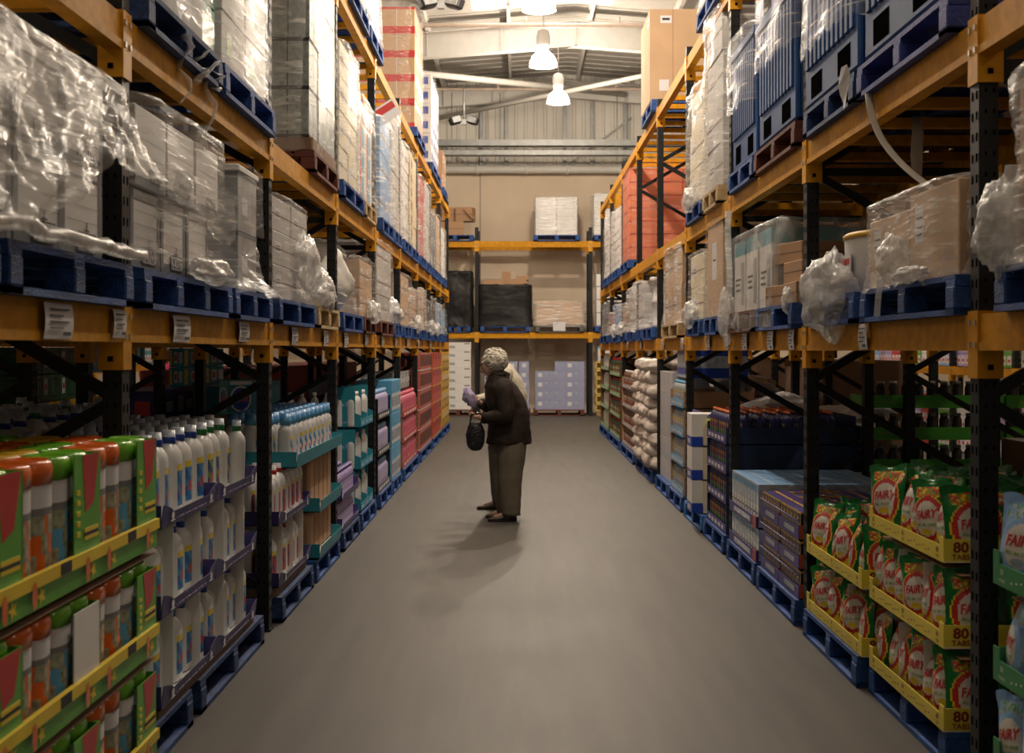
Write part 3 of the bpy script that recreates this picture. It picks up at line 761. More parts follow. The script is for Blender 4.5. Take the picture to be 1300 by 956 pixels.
# third bay left: tall grey-green shrink-wrapped packs
BPACK = mat('grey green printed packs', (0.30, 0.35, 0.34), .4, var=.35, vscale=30)
pk = carton_mesh('shrink_pack', .42, .42, .33, [BPACK, INK, GREY], [(0, 1, .0, .03, 1), (0, 1, .96, 1, 1), (.48, .52, 0, 1, 2)], [(0, 1, .0, .03, 1), (0, 1, .95, 1, 1), (.30, .32, 0, 1, 1), (.64, .66, 0, 1, 1)])
zb = add_pallet(-1, 2, 9.2, 10.45, PBROWN, 'red-brown', 'the tall grey-green packs, third left bay middle shelf')
m = M().cbox(-.6, .6, 0, 1.1, 0, .1, .01, 0); o = m.build('card_tray', CARDD); place(o, -1, 9.83, -.02, zb); tag(o, 'dark brown card base under the tall grey-green packs', 'card tray')
stack(-1, 9.22, 10.48, zb + .101, 3, 5, 3, pk, 'shrink_pack', 'pack', 'grey-green shrink-wrapped pack', 'tall stack of shrink packs', wdh=(.42, .42, .33))
add_wrap(-1, 9.2, 10.5, zb, zb + 1.78, 81, 'tight glossy film round the tall grey-green packs, third left bay', film_mat('clear tight film', dens=.16, wid=.4, scale=5), d=1.28, lump=.012, flare=.0)
# fourth bay left
film_box(-1, 2, 10.78, 11.95, 1.12, CREAM, 91, 'the cream wrapped load, fourth left bay middle shelf', nz=4, film=FILM2, d=1.1, py=(10.75, 12.2))
ob = carton_mesh('printed_pack', .5, .5, .9, [WCARD, LBLUE, ORANGE], [(.1, .3, .02, .98, 2), (.35, .7, .05, .25, 1), (.35, .7, .3, .5, 1), (.35, .7, .55, .75, 1), (.4, .8, .8, .95, 2)], [(.1, .9, .1, .3, 1), (.1, .9, .35, .5, 2), (.1, .9, .6, .8, 1)])
zb = add_pallet(-1, 2, 12.3, 13.25, PWOOD, 'bare wood', 'the orange and blue printed packs, fourth left bay')
stack(-1, 12.1, 13.2, zb, 2, 1, 2, ob, 'printed_pack', 'pack', 'tall orange and blue printed pack', 'orange and blue packs', wdh=(.5, .5, .9))
add_wrap(-1, 12.1, 13.3, zb - .02, zb + .95, 93, 'loose film round the orange and blue printed packs', FILM2, lump=.04, flare=.08)
# fifth bay left
film_box(-1, 2, 13.9, 15.0, 1.05, SKYB, 95, 'the blue bread-printed packs, fifth left bay middle shelf', film=FILM2, nz=3, py=(13.85, 15.1), lump=.05)
m = M(); T = Matrix.Rotation(-.6, 4, 'Y'); m.box(-.13, .13, -.01, .0, -.09, .09, 0, T); m.box(-.11, .11, -.013, -.01, -.0, .07, 1, T)
o = m.build('sign_card', [PAPER, RED]); place(o, -1, 14.1, -.05, zb + 1.12, -1.25); tag(o, 'red and white card stuck slanting on top of a wrapped load', 'sign')
film_box(-1, 2, 15.2, 16.15, 1.35, GWC, 96, 'the pale wrapped column, fifth left bay middle shelf', film=FILM2, nz=4, nx=1)
film_box(-1, 2, 16.5, 17.6, 1.2, WCARD, 97, 'the white cartons, sixth left bay middle shelf', film=FILM2, nz=4)
film_box(-1, 2, 17.7, 18.9, 1.25, CREAM, 98, 'the cream cartons with yellow strip, sixth left bay', film=FILM3, nz=4, ptext=[(.1, .3, 0, 1, 1)])
m = M().box(-.09, .09, -.004, 0, 0, 1.2, 0); 
for k in range(6): m.box(-.05, .05, -.006, -.004, .1 + .18 * k, .2 + .18 * k, 1)
o = m.build('banner_strip', [YELL, RED]); place(o, -1, 17.62, -.03, zlev(-1, 2) + .16); tag(o, 'tall yellow strip with red marks on a load, sixth left bay', 'sign')
film_box(-1, 2, 19.3, 20.4, 1.15, RED, 99, 'the red-topped cartons, seventh left bay middle shelf', film=FILM2, nz=4)
film_box(-1, 2, 20.6, 21.7, 1.2, GWC, 100, 'the pale cartons, seventh left bay middle shelf', film=FILM2, nz=4)
film_box(-1, 2, 22.2, 23.3, .9, GCARD, 101, 'the grey cartons, eighth left bay middle shelf', film=FILM3, nz=3)
film_box(-1, 2, 23.5, 24.6, 1.0, CARD2, 102, 'the tan cartons, eighth left bay middle shelf', film=FILM3, nz=3)
film_box(-1, 2, 25.1, 26.2, .9, WCARD, 103, 'the white cartons, last left bay middle shelf', film=FILM2, nz=3)
# --- left top beams
film_box(-1, 3, 11.3, 12.6, 1.2, GWC, 110, 'the pale load at the top edge, fourth left bay', film=FILM2, nz=3)
film_box(-1, 3, 12.75, 13.9, .5, SKYB, 111, 'the low blue load on the left top beams', film=FILM2, nz=2)
# red banded crates
rb = carton_mesh('banded_carton', .5, .5, .33, [CARD2, RED, PAPER], [(0, 1, .0, .2, 1), (0, 1, .9, 1, 1), (.49, .51, .2, .9, 2)], [(0, 1, .0, .2, 1), (0, 1, .9, 1, 1), (.49, .51, .2, .9, 2)])
zb = add_pallet(-1, 3, 18.55, 20.2, PBLUE, 'blue', 'the tall red-banded cartons, left top beams')
stack(-1, 18.6, 20.15, zb, 3, 5, 3, rb, 'banded_carton', 'box', 'brown carton banded in red', 'red banded cartons', wdh=(.5, .5, .33))
add_wrap(-1, 18.6, 20.2, zb, zb + 1.72, 113, 'bright film round the tall red-banded cartons at the ceiling', FILM3, d=1.52, lump=.03, flare=.0)
# white packs with blue labels
wb = carton_mesh('white_pack', .5, .5, .24, [WCARD, BLUE], [(.15, .85, .3, .8, 1)], [(.1, .9, .3, .8, 1)])
zb = add_pallet(-1, 3, 22.0, 24.2, PBLUE, 'blue', 'the white packs with blue labels, left top beams')
stack(-1, 22.1, 24.1, zb, 4, 6, 2, wb, 'white_pack', 'pack', 'white pack with blue label', 'white packs with blue labels', wdh=(.5, .5, .24))
add_wrap(-1, 22.1, 24.1, zb, zb + 1.48, 114, 'film round the white packs with blue labels', FILM3, d=1.0, lump=.02, flare=.0)
film_box(-1, 3, 25.4, 26.6, .7, CARD, 115, 'the brown cartons at the end of the left top beams', film=False, nz=2)

# --- right lower shelf
zb = add_pallet(1, 1, 3.3, 4.56, PBLUE, 'blue', 'the brown load cut by the right edge')
film_box(1, 1, 3.35, 4.5, .62, CARD, 121, 'the brown cartons cut by the right edge', film=FILM2, lump=.05, py=(2.3, 3.2), nz=2, dep=.02)
film_clump(1, 4.52, -.02, zb + .12, .14, 122, 'bunched film beside the right black post', sx=.7, sy=.6, sz=1.1)
film_strip([(FR + .05, 4.62 + .03 * math.sin(k), zb + .35 - .05 * k) for k in range(9)], .035, 'twisted film tail hanging by the nearest right post')
zb = add_pallet(1, 1, 4.98, 6.36, PBLUE, 'blue', 'the brown film-wrapped cartons, second right bay')
bc = carton_mesh('brown_carton', .64, .55, .37, [CARD2, PAPER, INK], [(.12, .3, .45, .85, 1), (.14, .28, .7, .73, 2), (.14, .28, .6, .62, 2), (.14, .28, .52, .54, 2)], [(.3, .6, .3, .6, 0)])
for k, (y, hh) in enumerate(((5.42, 0), (6.07, 0))):
    o = put('brown_carton', bc); place(o, 1, y, .02, zb); tag(o, ['large brown carton under film, nearer of two beside the film knot', 'large brown carton under film, farther of two beside the tub'][k], 'box', 'large brown cartons')
    if k == 1: o.scale = (1, 1, .86)
o = put('brown_carton', bc); place(o, 1, 5.42, .62, zb); tag(o, 'large brown carton standing behind the nearer filmed one', 'box', 'large brown cartons')
add_wrap(1, 5.1, 6.4, zb - .01, zb + .385, 123, 'stretched streaky film round the large brown cartons, second right bay', film_mat('streaky film', tint=(.95, .93, .9), dens=.2, wid=.5, scale=7, stretch=(1, 1, 8), rot=(0, .35, 0)), d=1.1, dep=-.0, lump=.02, flare=.03)
film_clump(1, 5.72, -.06, zb + .10, .1, 124, 'knotted ball of film on the side of the brown cartons', sx=1.0, sy=.6, sz=.9)
film_clump(1, 5.5, -.05, zb + .03, .06, 128, 'narrow trail of film under the knotted ball', sx=3.2, sy=.6, sz=.5)
film_strip([(FR - .05, 5.95 + .05 * k / 5, zb + .05 - .03 * k) for k in range(7)], .018, 'thin film tail hanging over the second right bay pallet')
film_clump(1, 5.02, .12, zb + .2, .09, 129, 'white crumpled film on the near end of the brown carton', sx=.5, sy=.9, sz=1.2)
zb2 = add_pallet(1, 1, 6.48, 7.62, PBLUE, 'blue', 'the yellow-lidded tub and film clump, second right bay')
m = M(); m.lathe([(.17, 0), (.19, .02), (.2, .27), (.2, .28)], 28, mi=0, sx=1.5); m.lathe([(.207, .28), (.207, .30), (.19, .312), (.0, .315)], 28, mi=1, sx=1.5)
m.box(-.1, .1, -.206, -.200, .08, .2, 2); m.box(-.08, .08, -.208, -.206, .15, .18, 3)
o = m.build('plastic_tub', [WCARD, YELL2, PAPER, RED]); place(o, 1, 6.85, .22, zb2 + .0); tag(o, 'pale tub with yellow lid beside the brown filmed cartons', 'tub')
film_clump(1, 6.95, -.04, zb2 + .0, .19, 126, 'large crumpled film ball drooping over the beam, second right bay', sx=1.5, sy=.7, sz=1.0)
film_clump(1, 7.35, -.04, zb2 + .05, .07, 127, 'small film lump beside the second right post', sx=1.2, sy=.7, sz=.8)
# third bay right: clear bag with teal-topped packs and small brown boxes
zb = add_pallet(1, 1, 7.95, 9.15, PBLUE, 'blue', 'the teal-topped bagged packs, third right bay')
zb = add_pallet(1, 1, 9.3, 10.4, PBROWN, 'red-brown', 'the clear bagged load, third right bay')
tp = carton_mesh('teal_topped_pack', .44, .45, .52, [WCARD, TEAL, INK, GREY], [(0, 1, .8, 1, 1), (.12, .6, .45, .48, 2), (.12, .5, .38, .41, 2), (.12, .55, .3, .33, 2), (.65, .9, .1, .7, 3)], [(0, 1, .8, 1, 1), (.1, .9, .1, .7, 3)], [(0, 1, 0, 1, 1)])
stack(1, 8.75, 10.3, zb, 3, 1, 2, tp, 'teal_topped_pack', 'pack', 'white pack with teal top', 'teal topped packs', wdh=(.44, .45, .52))
add_wrap(1, 8.6, 10.4, zb - .13, zb + .56, 131, 'clear bag over the teal-topped packs, third right bay', film_mat('clear bag', dens=.2, wid=.35, scale=3, stretch=(1, 1, 1)), lump=.05, flare=.03, d=1.0)
sb = carton_mesh('brown_box', .40, .45, .13, [CARD, CARDD, PAPER], [(0, 1, .47, .53, 1)], [(0, 1, .47, .53, 1)])
for k, (y, z, dd) in enumerate(((8.2, 0, 0), (8.25, .132, .03), (8.62, 0, .0), (8.5, .264, .05))):
    o = put('brown_box', sb); place(o, 1, y, dd, zb + z, .08 * k); tag(o, 'small flat brown box, %s in the untidy pile of the third right bay' % ORD[k], 'box', 'flat brown boxes')
film_clump(1, 8.1, -.03, zb + .02, .06, 132, 'white film scrap below the flat brown boxes', sx=1, sy=.6, sz=1.2)
film_clump(1, 10.35, -.05, zb - .02, .12, 133, 'white film hanging over the beam at the third right post', sx=.6, sy=.5, sz=1.6)
film_strip([(FR - .04, 10.3 + .04 * math.sin(k * 1.2), 2.66 - .13 * k) for k in range(8)], .03, 'long film tail hanging from the right middle shelf by the third post')
# fourth bay right
film_box(1, 1, 10.9, 11.75, .78, CARD2, 135, 'the tall tan carton with label, fourth right bay', nx=1, nz=1, ptext=[(.3, .6, .4, .8, 1), (.35, .55, .6, .62, 2)], film=FILM3)
film_box(1, 1, 12.0, 12.9, .60, CREAM, 136, 'the cream carton in film, fourth right bay', nx=1, nz=2, film=FILM, cl=True)
film_box(1, 1, 13.6, 15.2, .80, CARD2, 137, 'the pale brown strapped cartons, fifth right bay', nx=2, nz=2, pal=PWOOD, pcol='bare wood', film=FILM2, lump=.03)
zb = add_pallet(1, 1, 16.3, 17.6, PBLUE, 'blue', 'the white drum, sixth right bay')
m = M(); m.lathe([(.40, 0), (.42, .03), (.40, .06), (.41, .3), (.43, .33), (.40, .36), (.40, .55), (.44, .58), (.44, .63), (.0, .64)], 32)
o = m.build('white_drum', WHITE); place(o, 1, 16.9, .44, zb); tag(o, 'round white plastic drum on the right lower shelf', 'drum')
film_box(1, 1, 17.75, 18.6, .62, GWC, 139, 'the grey filmed bundle, sixth right bay', nx=1, film=FILM2, lump=.07)
film_box(1, 1, 19.0, 20.1, .6, GWC, 140, 'the pale bundle, seventh right bay', nx=1, film=FILM2, lump=.08)
film_box(1, 1, 20.3, 21.3, .42, CARD, 141, 'the mixed brown bundle, seventh right bay', nx=2, film=FILM2, lump=.08, cl=True)
film_box(1, 1, 21.8, 23.0, .45, SKYB, 142, 'the blue bundle with white film, eighth right bay', nx=2, film=FILM2, lump=.08, cl=True)
film_box(1, 1, 23.2, 24.1, .35, RED, 143, 'the small red bundle, eighth right bay', nx=2, film=FILM2, lump=.07)
film_box(1, 1, 24.6, 26.6, .60, GCARD, 144, 'the dark grey cartons, last right bay', nx=3, film=FILM3, lump=.04)

# --- right middle shelf: big blue plastic pallet boxes
def bin_fn():
    o = empty('plastic_pallet_box')
    m = M(); W, D, H = 1.18, 1.0, .80; t = .035
    m.cbox(-W / 2, W / 2, 0, t, .0, H, .01); m.cbox(-W / 2, W / 2, D - t, D, .0, H, .01)
    m.cbox(-W / 2, -W / 2 + t, t, D - t, .0, H, .01); m.cbox(W / 2 - t, W / 2, t, D - t, .0, H, .01); m.box(-W / 2 + t, W / 2 - t, t, D - t, .14, .17)
    k = 0; x = -W / 2 + .09
    while x < W / 2 - .06:
        if abs(x) > .0: m.cbox(x - .03, x + .03, -.014, .004, .20, H - .06, .004)
        x += .1; k += 1
    y = .1
    while y < D - .06:
        for sx in (-1, 1): m.cbox(min(sx * (W / 2 - .004), sx * (W / 2 + .014)), max(sx * (W / 2 - .004), sx * (W / 2 + .014)), y - .03, y + .03, .20, H - .06, .004)
        y += .1
    m.build('bin_wall', [BIN], o)
    r = M(); r.cbox(-W / 2 - .02, W / 2 + .02, -.02, .04, H - .05, H + .01, .008); r.cbox(-W / 2 - .02, W / 2 + .02, D - .04, D + .02, H - .05, H + .01, .008)
    r.cbox(-W / 2 - .02, -W / 2 + .04, .04, D - .04, H - .05, H + .01, .008); r.cbox(W / 2 - .04, W / 2 + .02, .04, D - .04, H - .05, H + .01, .008)
    r.build('rim', [BIN], o)
    for x in (-W / 2 + .28, W / 2 - .28): M().box(-.13, .13, -.0015, .001, .03, .15, 0).build('fork_slot', [SLOT], o, (x, 0, 0))
    for y in (.26, D - .26):
        for sx in (-1, 1): M().box(-.0015, .0015, -.11, .11, .03, .15, 0).build('fork_slot', [SLOT], o, (sx * W / 2, y, 0))
    return o
BIN = mat('blue bin plastic', (.016, .07, .22), .6, var=.2, vscale=3, spec=.3)
BP = Proto(bin_fn)
zb = add_pallet(1, 2, 5.06, 6.42, mat('violet blue pallet', (.03, .05, .26), .65, var=.4, bump=.3), 'violet-blue', 'the nearest blue plastic bin', simple=False)
o = BP.get(); place(o, 1, 5.74, -.02, zb + .02); tag(o, 'large blue plastic bin at the top edge, nearest of the row', 'bin', 'blue plastic bins')
zb = add_pallet(1, 2, 6.48, 7.62, PBLUE2, 'dark blue', 'the second blue plastic bin')
for k in range(2):
    o = BP.get(); place(o, 1, 7.05, -.02, zb + .02 + .82 * k); tag(o, 'large blue plastic bin under film, second of the row, %s' % ['lower', 'upper'][k], 'bin', 'blue plastic bins')
zb = add_pallet(1, 2, 7.86, 9.22, PBROWN, 'red-brown', 'the third blue plastic bin')
for k in range(2):
    o = BP.get(); place(o, 1, 8.5, -.02, zb + .02 + .82 * k); tag(o, 'large blue plastic bin, third of the row, %s' % ['lower', 'upper'][k], 'bin', 'blue plastic bins')
zb = add_pallet(1, 2, 9.3, 10.36, PBLUE, 'blue', 'the fourth blue plastic bin')
for k in range(1):
    o = BP.get(); place(o, 1, 9.83, .0, zb + .02 + .82 * k); tag(o, 'large blue plastic bin, farthest of the row', 'bin', 'blue plastic bins'); o.scale = (.85, 1, 1.1)
for i, (a, b, z0, z1) in enumerate(((5.1, 6.38, .55, 1.2), (6.45, 7.62, .42, 1.75), (7.9, 9.1, .62, 1.75), (9.35, 10.3, .55, 1.1))):
    add_wrap(1, a, b, zlev(1, 2) + z0, zlev(1, 2) + z1, 150 + i, 'clear wrinkled film round the %s blue plastic bin' % ORD[i], FILM, d=1.04, dep=-.05, lump=.02, flare=.02)
m = M(); m.grid(lambda u, v: ((u - .5) * .13 + .01 * math.sin(v * 9), -.012 - .012 * math.sin(v * 5 + u * 3), -.20 * v), 2, 5, 0, False, True)
o = m.build('paper_tag', PAPER); place(o, 1, 6.48, -.07, zlev(1, 2) + .17); tag(o, 'crumpled white paper tag hanging from the blue pallets, right middle shelf', 'tag')
film_strip([(FR - .03 + .33 * (k / 14) ** 2, 6.22 - .8 * (k / 14) ** 1.3, 2.78 - .68 * (k / 14) ** .8) for k in range(15)], .022, 'long pale strap hanging below the right beam, second bay', flat=.1, mt=mat('pale strap', (.45, .4, .34), .5))
film_strip([(FR + .2, 6.25, 2.68), (FR + .2, 6.24, 2.6), (FR + .2, 6.26, 2.5), (FR + .2, 6.25, 2.40)], .03, 'short pale strip hanging inside the second right bay', flat=.12, mt=MATS['pale strap'])
film_box(1, 2, 10.9, 11.8, 1.45, GWC, 161, 'the tall filmed silver load, fourth right bay middle shelf', nx=1, nz=4, pal=PWOOD, pcol='bare wood', film=FILM2, lump=.06)
film_box(1, 2, 11.95, 12.95, 1.05, CREAM, 162, 'the cream filmed load, fourth right bay middle shelf', nx=1, nz=3, film=FILM2, lump=.05, cl=True)
oc = carton_mesh('orange_crate', .52, .55, .245, [mat('terracotta crate', (.62, .16, .07), .5, var=.1), PAPER, RED], [(0, 1, .9, 1, 2), (.35, .6, .3, .7, 1)], [(0, 1, .92, 1, 2)])
zb = add_pallet(1, 2, 19.9, 21.35, PBLUE, 'blue', 'the orange crates, right middle shelf')
stack(1, 19.92, 21.3, zb, 2 + 1 - 1, 5, 2, oc, 'orange_crate', 'crate', 'terracotta orange crate', 'orange crates', wdh=(.52, .55, .245)) if False else None
oc = carton_mesh('orange_crate', .66, .78, .19, [MATS['terracotta crate'], PAPER, RED], [(0, 1, .93, 1, 2)], [(0, 1, .95, 1, 2)])
stack(1, 19.92, 21.3, zb, 2, 7, 2, oc, 'orange_crate', 'crate', 'terracotta orange crate', 'orange crates', wdh=(.66, .78, .19))
add_wrap(1, 19.9, 21.3, zb, zb + 1.36, 163, 'film round the stacked orange crates', film_mat('very clear film', dens=.05, wid=.2, scale=5), d=1.55, lump=.02, flare=.02)
film_box(1, 2, 21.9, 23.1, 1.0, WCARD, 164, 'the white cartons, eighth right bay middle shelf', nz=4, film=FILM3)
film_box(1, 2, 23.3, 24.2, 1.05, GWC, 165, 'the silver-grey cartons, eighth right bay middle shelf', nz=4, film=FILM2)
film_box(1, 2, 24.6, 25.8, .95, WCARD, 166, 'the white cartons, last right bay middle shelf', nz=4, film=FILM3)
# --- right top beams: giant cardboard carton on blue pallet
zb = add_pallet(1, 3, 16.2, 17.5, PBLUE, 'blue', 'the giant cardboard carton', simple=False, dep=-.05)
big = carton_mesh('giant_carton', 1.15, 1.15, 1.12, [CARD2, PAPER, CARDD, INK], [(.45, .455, 0, 1, 2), (.75, .95, .84, .93, 1), (.78, .9, .87, .9, 3)], [(.24, .245, 0, 1, 2), (.1, .2, .12, .24, 1), (.11, .23, .85, .93, 1), (.13, .21, .88, .905, 3)])
o = put('giant_carton', big); place(o, 1, 16.95, -.05, zb); tag(o, 'giant tan cardboard carton on the right top beams', 'box')
o = put('giant_carton', big); place(o, 1, 16.95, 1.12, zb); tag(o, 'second giant tan carton behind the first on the right top beams', 'box')
film_box(1, 3, 10.9, 12.2, .6, GWC, 170, 'the pale load at the top edge, fourth right bay', nz=2, film=FILM2, d=.8)
# rear row of the right racking, seen through the top bays
def rear_cartons(side, off, lev_z, items):
    for i, (y, w, d, h, mt, nm, lab) in enumerate(items):
        me = carton_mesh(nm, w, d, h, [mt, PAPER, INK], [(.2, .45, .4, .7, 1), (.24, .4, .55, .58, 2)], [(.2, .45, .4, .7, 1), (.24, .4, .55, .58, 2)])
        o = put(nm, me); place(o, side, y, off, lev_z); tag(o, lab, 'box')
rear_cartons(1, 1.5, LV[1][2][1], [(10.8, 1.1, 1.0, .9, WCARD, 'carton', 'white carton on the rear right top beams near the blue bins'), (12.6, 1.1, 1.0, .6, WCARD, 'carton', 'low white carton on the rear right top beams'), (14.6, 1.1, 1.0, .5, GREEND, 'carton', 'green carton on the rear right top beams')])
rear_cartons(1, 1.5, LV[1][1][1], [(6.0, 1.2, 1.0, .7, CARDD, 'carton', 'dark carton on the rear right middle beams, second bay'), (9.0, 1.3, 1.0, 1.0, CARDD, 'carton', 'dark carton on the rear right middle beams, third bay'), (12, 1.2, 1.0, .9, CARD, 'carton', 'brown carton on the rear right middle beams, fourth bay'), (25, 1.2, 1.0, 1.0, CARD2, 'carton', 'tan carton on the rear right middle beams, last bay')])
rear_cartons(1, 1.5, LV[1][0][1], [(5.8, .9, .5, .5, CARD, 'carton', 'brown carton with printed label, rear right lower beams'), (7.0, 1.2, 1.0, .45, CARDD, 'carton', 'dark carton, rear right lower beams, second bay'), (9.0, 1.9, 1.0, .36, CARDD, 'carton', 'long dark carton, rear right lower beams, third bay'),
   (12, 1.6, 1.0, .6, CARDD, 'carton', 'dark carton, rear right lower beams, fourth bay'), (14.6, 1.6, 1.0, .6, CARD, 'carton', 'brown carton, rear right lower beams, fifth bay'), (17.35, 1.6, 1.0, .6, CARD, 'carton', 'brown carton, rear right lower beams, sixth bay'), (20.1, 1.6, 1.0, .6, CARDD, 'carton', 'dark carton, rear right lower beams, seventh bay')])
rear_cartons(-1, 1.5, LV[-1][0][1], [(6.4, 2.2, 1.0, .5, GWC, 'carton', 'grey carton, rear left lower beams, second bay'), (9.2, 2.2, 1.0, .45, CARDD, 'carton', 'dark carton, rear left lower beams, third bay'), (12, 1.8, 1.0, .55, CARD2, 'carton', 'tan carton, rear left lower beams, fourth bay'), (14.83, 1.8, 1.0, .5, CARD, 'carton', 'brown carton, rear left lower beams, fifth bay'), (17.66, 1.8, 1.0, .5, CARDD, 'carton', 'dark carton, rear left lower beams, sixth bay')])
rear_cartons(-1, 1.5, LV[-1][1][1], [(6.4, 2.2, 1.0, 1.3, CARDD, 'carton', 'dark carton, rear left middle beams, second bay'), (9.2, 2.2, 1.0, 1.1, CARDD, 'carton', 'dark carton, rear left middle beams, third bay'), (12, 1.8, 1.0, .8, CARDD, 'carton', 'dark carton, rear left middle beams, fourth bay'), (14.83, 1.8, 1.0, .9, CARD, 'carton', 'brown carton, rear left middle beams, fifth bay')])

# --- price labels on the lower beams
def plabel(side, y, w, h, dz, where, lines=4, dr=0):
    m = M(); m.grid(lambda u, v: ((u - .5) * w, -.006 * math.sin(PI * v) - .002, -h * v), 3, 5, 0, True, True)
    for k in range(lines):
        m.box(-w * .36, w * (.1 if k % 2 else .3), -.0115, -.0095, -h * (.2 + .17 * k), -h * (.16 + .17 * k), 1)
    m.box(w * .1, w * .36, -.0115, -.0095, -h * .9, -h * .8, 1)
    o = m.build('price_label', [PAPER, INK]); place(o, side, y, -.012, zlev(side, 1) - dz); o.rotation_euler[1] = 0
    tag(o, 'white price label on the %s lower beam, %s' % (sidename(side), where), 'label', 'price labels on the lower beams')
for k, (px, w, h) in enumerate(((68, .30, .11), (146, .17, .10), (226, .33, .11), (306, .30, .10), (371, .26, .11), (411, .26, .11), (437, .28, .12), (463, .26, .1), (484, .26, .1), (501, .26, .1), (516, .3, .1), (530, .3, .1), (545, .4, .1))):
    plabel(-1, 2442.4 / (658 - px), w * .85, h, .01, '%s from the camera' % ORD[k])
for k, (px, w, h) in enumerate(((1100, .20, .12), (1008, .20, .12), (981, .24, .12), (948, .24, .12), (925, .2, .12), (901, .26, .12), (868, .28, .11), (843, .3, .11), (815, .3, .1), (798, .3, .1))):
    plabel(1, 2821 / (px - 658), w * .8, h, .005, '%s from the camera' % ORD[k])
# ================================================================ end rack goods
wc = carton_mesh('white_carton', .50, .5, .46, [WCARD, PAPER, INK], [(.2, .5, .4, .6, 1)], [(.2, .5, .4, .6, 1)])
add_pallet(0, 2, .38, 1.50, PBLUE, 'blue', 'the shiny white block high on the end rack')
stack(0, .42, 1.44, 4.432, 2, 2, 2, wc, 'white_carton', 'box', 'white carton high on end rack', 'white cartons high on end rack', wdh=(.5, .5, .46), where='under shiny film')
add_wrap(0, .41, 1.45, 4.43, 5.37, 201, 'shiny film round the white block high on the end rack', FILM2, lump=.02, flare=0, n=60)
add_pallet(0, 2, -2.0, -1.10, PBLUE, 'blue', 'the opened brown cartons high on the end rack')
for k, (x, z, a) in enumerate(((-1.55, 0, .1), (-1.35, .36, -.2), (-1.85, 0, .3), (-1.7, .37, .5))):
    o = carton = put('opened_carton', carton_mesh('opened_carton', .42, .4, .35, [CARD, CARDD, PAPER], [(0, 1, .47, .52, 1)]))
    place(o, 0, x, .2 + .05 * k, 4.433 + z, a); tag(o, 'opened brown carton in the heap high on the end rack, %s' % ['front', 'top right', 'left', 'top left'][k], 'box', 'opened brown cartons')
m = M(); m.beam((-1.32, ENDY + .3, 5.1), (-1.1, ENDY + .2, 4.85), .2, .012); m.beam((-1.8, ENDY + .3, 5.12), (-1.95, ENDY + .2, 5.3), .2, .012)
tag(m.build('carton_flap', CARD), 'loose brown flaps sticking out of the opened cartons', 'card')
add_pallet(0, 2, 1.86, 2.9, PBLUE, 'blue', 'the silver-white packs on the right of the end rack')
stack(0, 1.84, 2.9, 4.432, 2, 5, 1, carton_mesh('white_pack', .5, .5, .20, [WCARD, PAPER], []), 'white_pack', 'pack', 'white film pack at end rack right', 'film packs on end rack', wdh=(.5, .5, .2), where='high up')
add_wrap(0, 1.84, 2.9, 4.43, 5.45, 202, 'bright film round the packs high on the right of the end rack', FILM2, lump=.03, flare=0)
BK = mat('black wrapped goods', (.018, .016, .016), .35, var=.3)
def kload(x0, x1, z, h, seed, what, mt=FILMK, col=BK, lev=1, pal=PBLUE, pcol='blue'):
    add_pallet(0, lev, x0 + .02, x1 - .02, pal, pcol, what)
    m = M().cbox(-(x1 - x0) / 2, (x1 - x0) / 2, 0, .9, 0, h, .05)
    o = m.build('wrapped_load', col); place(o, 0, (x0 + x1) / 2, .02, z); tag(o, what.replace('the ', '', 1), 'wrapped load')
    add_wrap(0, x0, x1, z, z + h, seed, 'film skin of ' + what, mt, d=.92, lump=.05, flare=.03)
kload(-1.75, -1.15, 2.192, 1.35, 203, 'the black wrapped load at the left end of the end rack')
kload(-.95, .30, 2.192, 1.02, 204, 'the wide black wrapped load behind the two shoppers')
for k, (x, w, h) in enumerate(((-.62, .5, .12), (-.1, .6, .16), (.1, .3, .1), (-.3, .2, .22))):
    o = put('carton', carton_mesh('carton', w, .5, h, [CARD, CARDD], [])); place(o, 0, x, .15 + .1 * k, 3.215 + (0 if k < 2 else .13)); tag(o, 'brown carton lying on the wide black wrapped load, %s' % ['left', 'centre', 'right', 'upper'][k], 'box', 'cartons on black load')
kload(.40, 1.62, 2.192, .62, 205, 'the low brown filmed stack right of the black load', FILM2, CARD2, pal=mat('grey pallet', (.12, .12, .12), .7), pcol='grey')
o = M().box(-.15, .15, -.05, -.045, 0, .22).build('paper_sheet', PAPER); place(o, 0, 1.0, 0, 2.08); tag(o, 'white paper sheet on the low brown filmed stack', 'paper')
add_pallet(0, 1, 1.88, 2.9, PBLUE, 'blue', 'the white bins at the right of the end rack')
stack(0, 1.9, 2.9, 2.192, 2, 4, 1, carton_mesh('white_pack', .48, .5, .32, [WCARD, GREY], [(0, 1, 0, .1, 1)], []), 'white_pack', 'pack', 'white pack at end rack', 'white packs', wdh=(.48, .5, .32), where='middle right')
# ground of the end rack
lc = carton_mesh('white_carton', .56, .5, .205, [WCARD, INK, GREY], [(.7, .95, .8, .9, 1), (.06, .3, .3, .6, 2)], [])
add_pallet(0, 0, -1.85, -1.10, PBROWN, 'red-brown', 'the tall white carton stack left of the shoppers')
stack(0, -1.72, -1.16, .152, 1, 8, 1, lc, 'white_carton', 'box', 'flat white carton in tall stack', 'tall white carton stack', wdh=(.56, .5, .205), where='left of shoppers')
wbx = carton_mesh('lilac_carton', .245, .30, .235, [mat('lilac grey carton', (.30, .33, .48), .5, var=.08), PAPER, LILAC], [(.3, .7, .4, .8, 1), (0, 1, 0, .04, 2)], [])
wb2 = carton_mesh('lilac_carton', .245, .30, .235, [MATS['lilac grey carton'], PAPER, LILAC], [(0, 1, 0, .04, 2), (.1, .2, .7, .8, 1)], [])
add_pallet(0, 0, -.88, .30, PBROWN, 'red-brown', 'the tall lilac carton stack behind the shoppers')
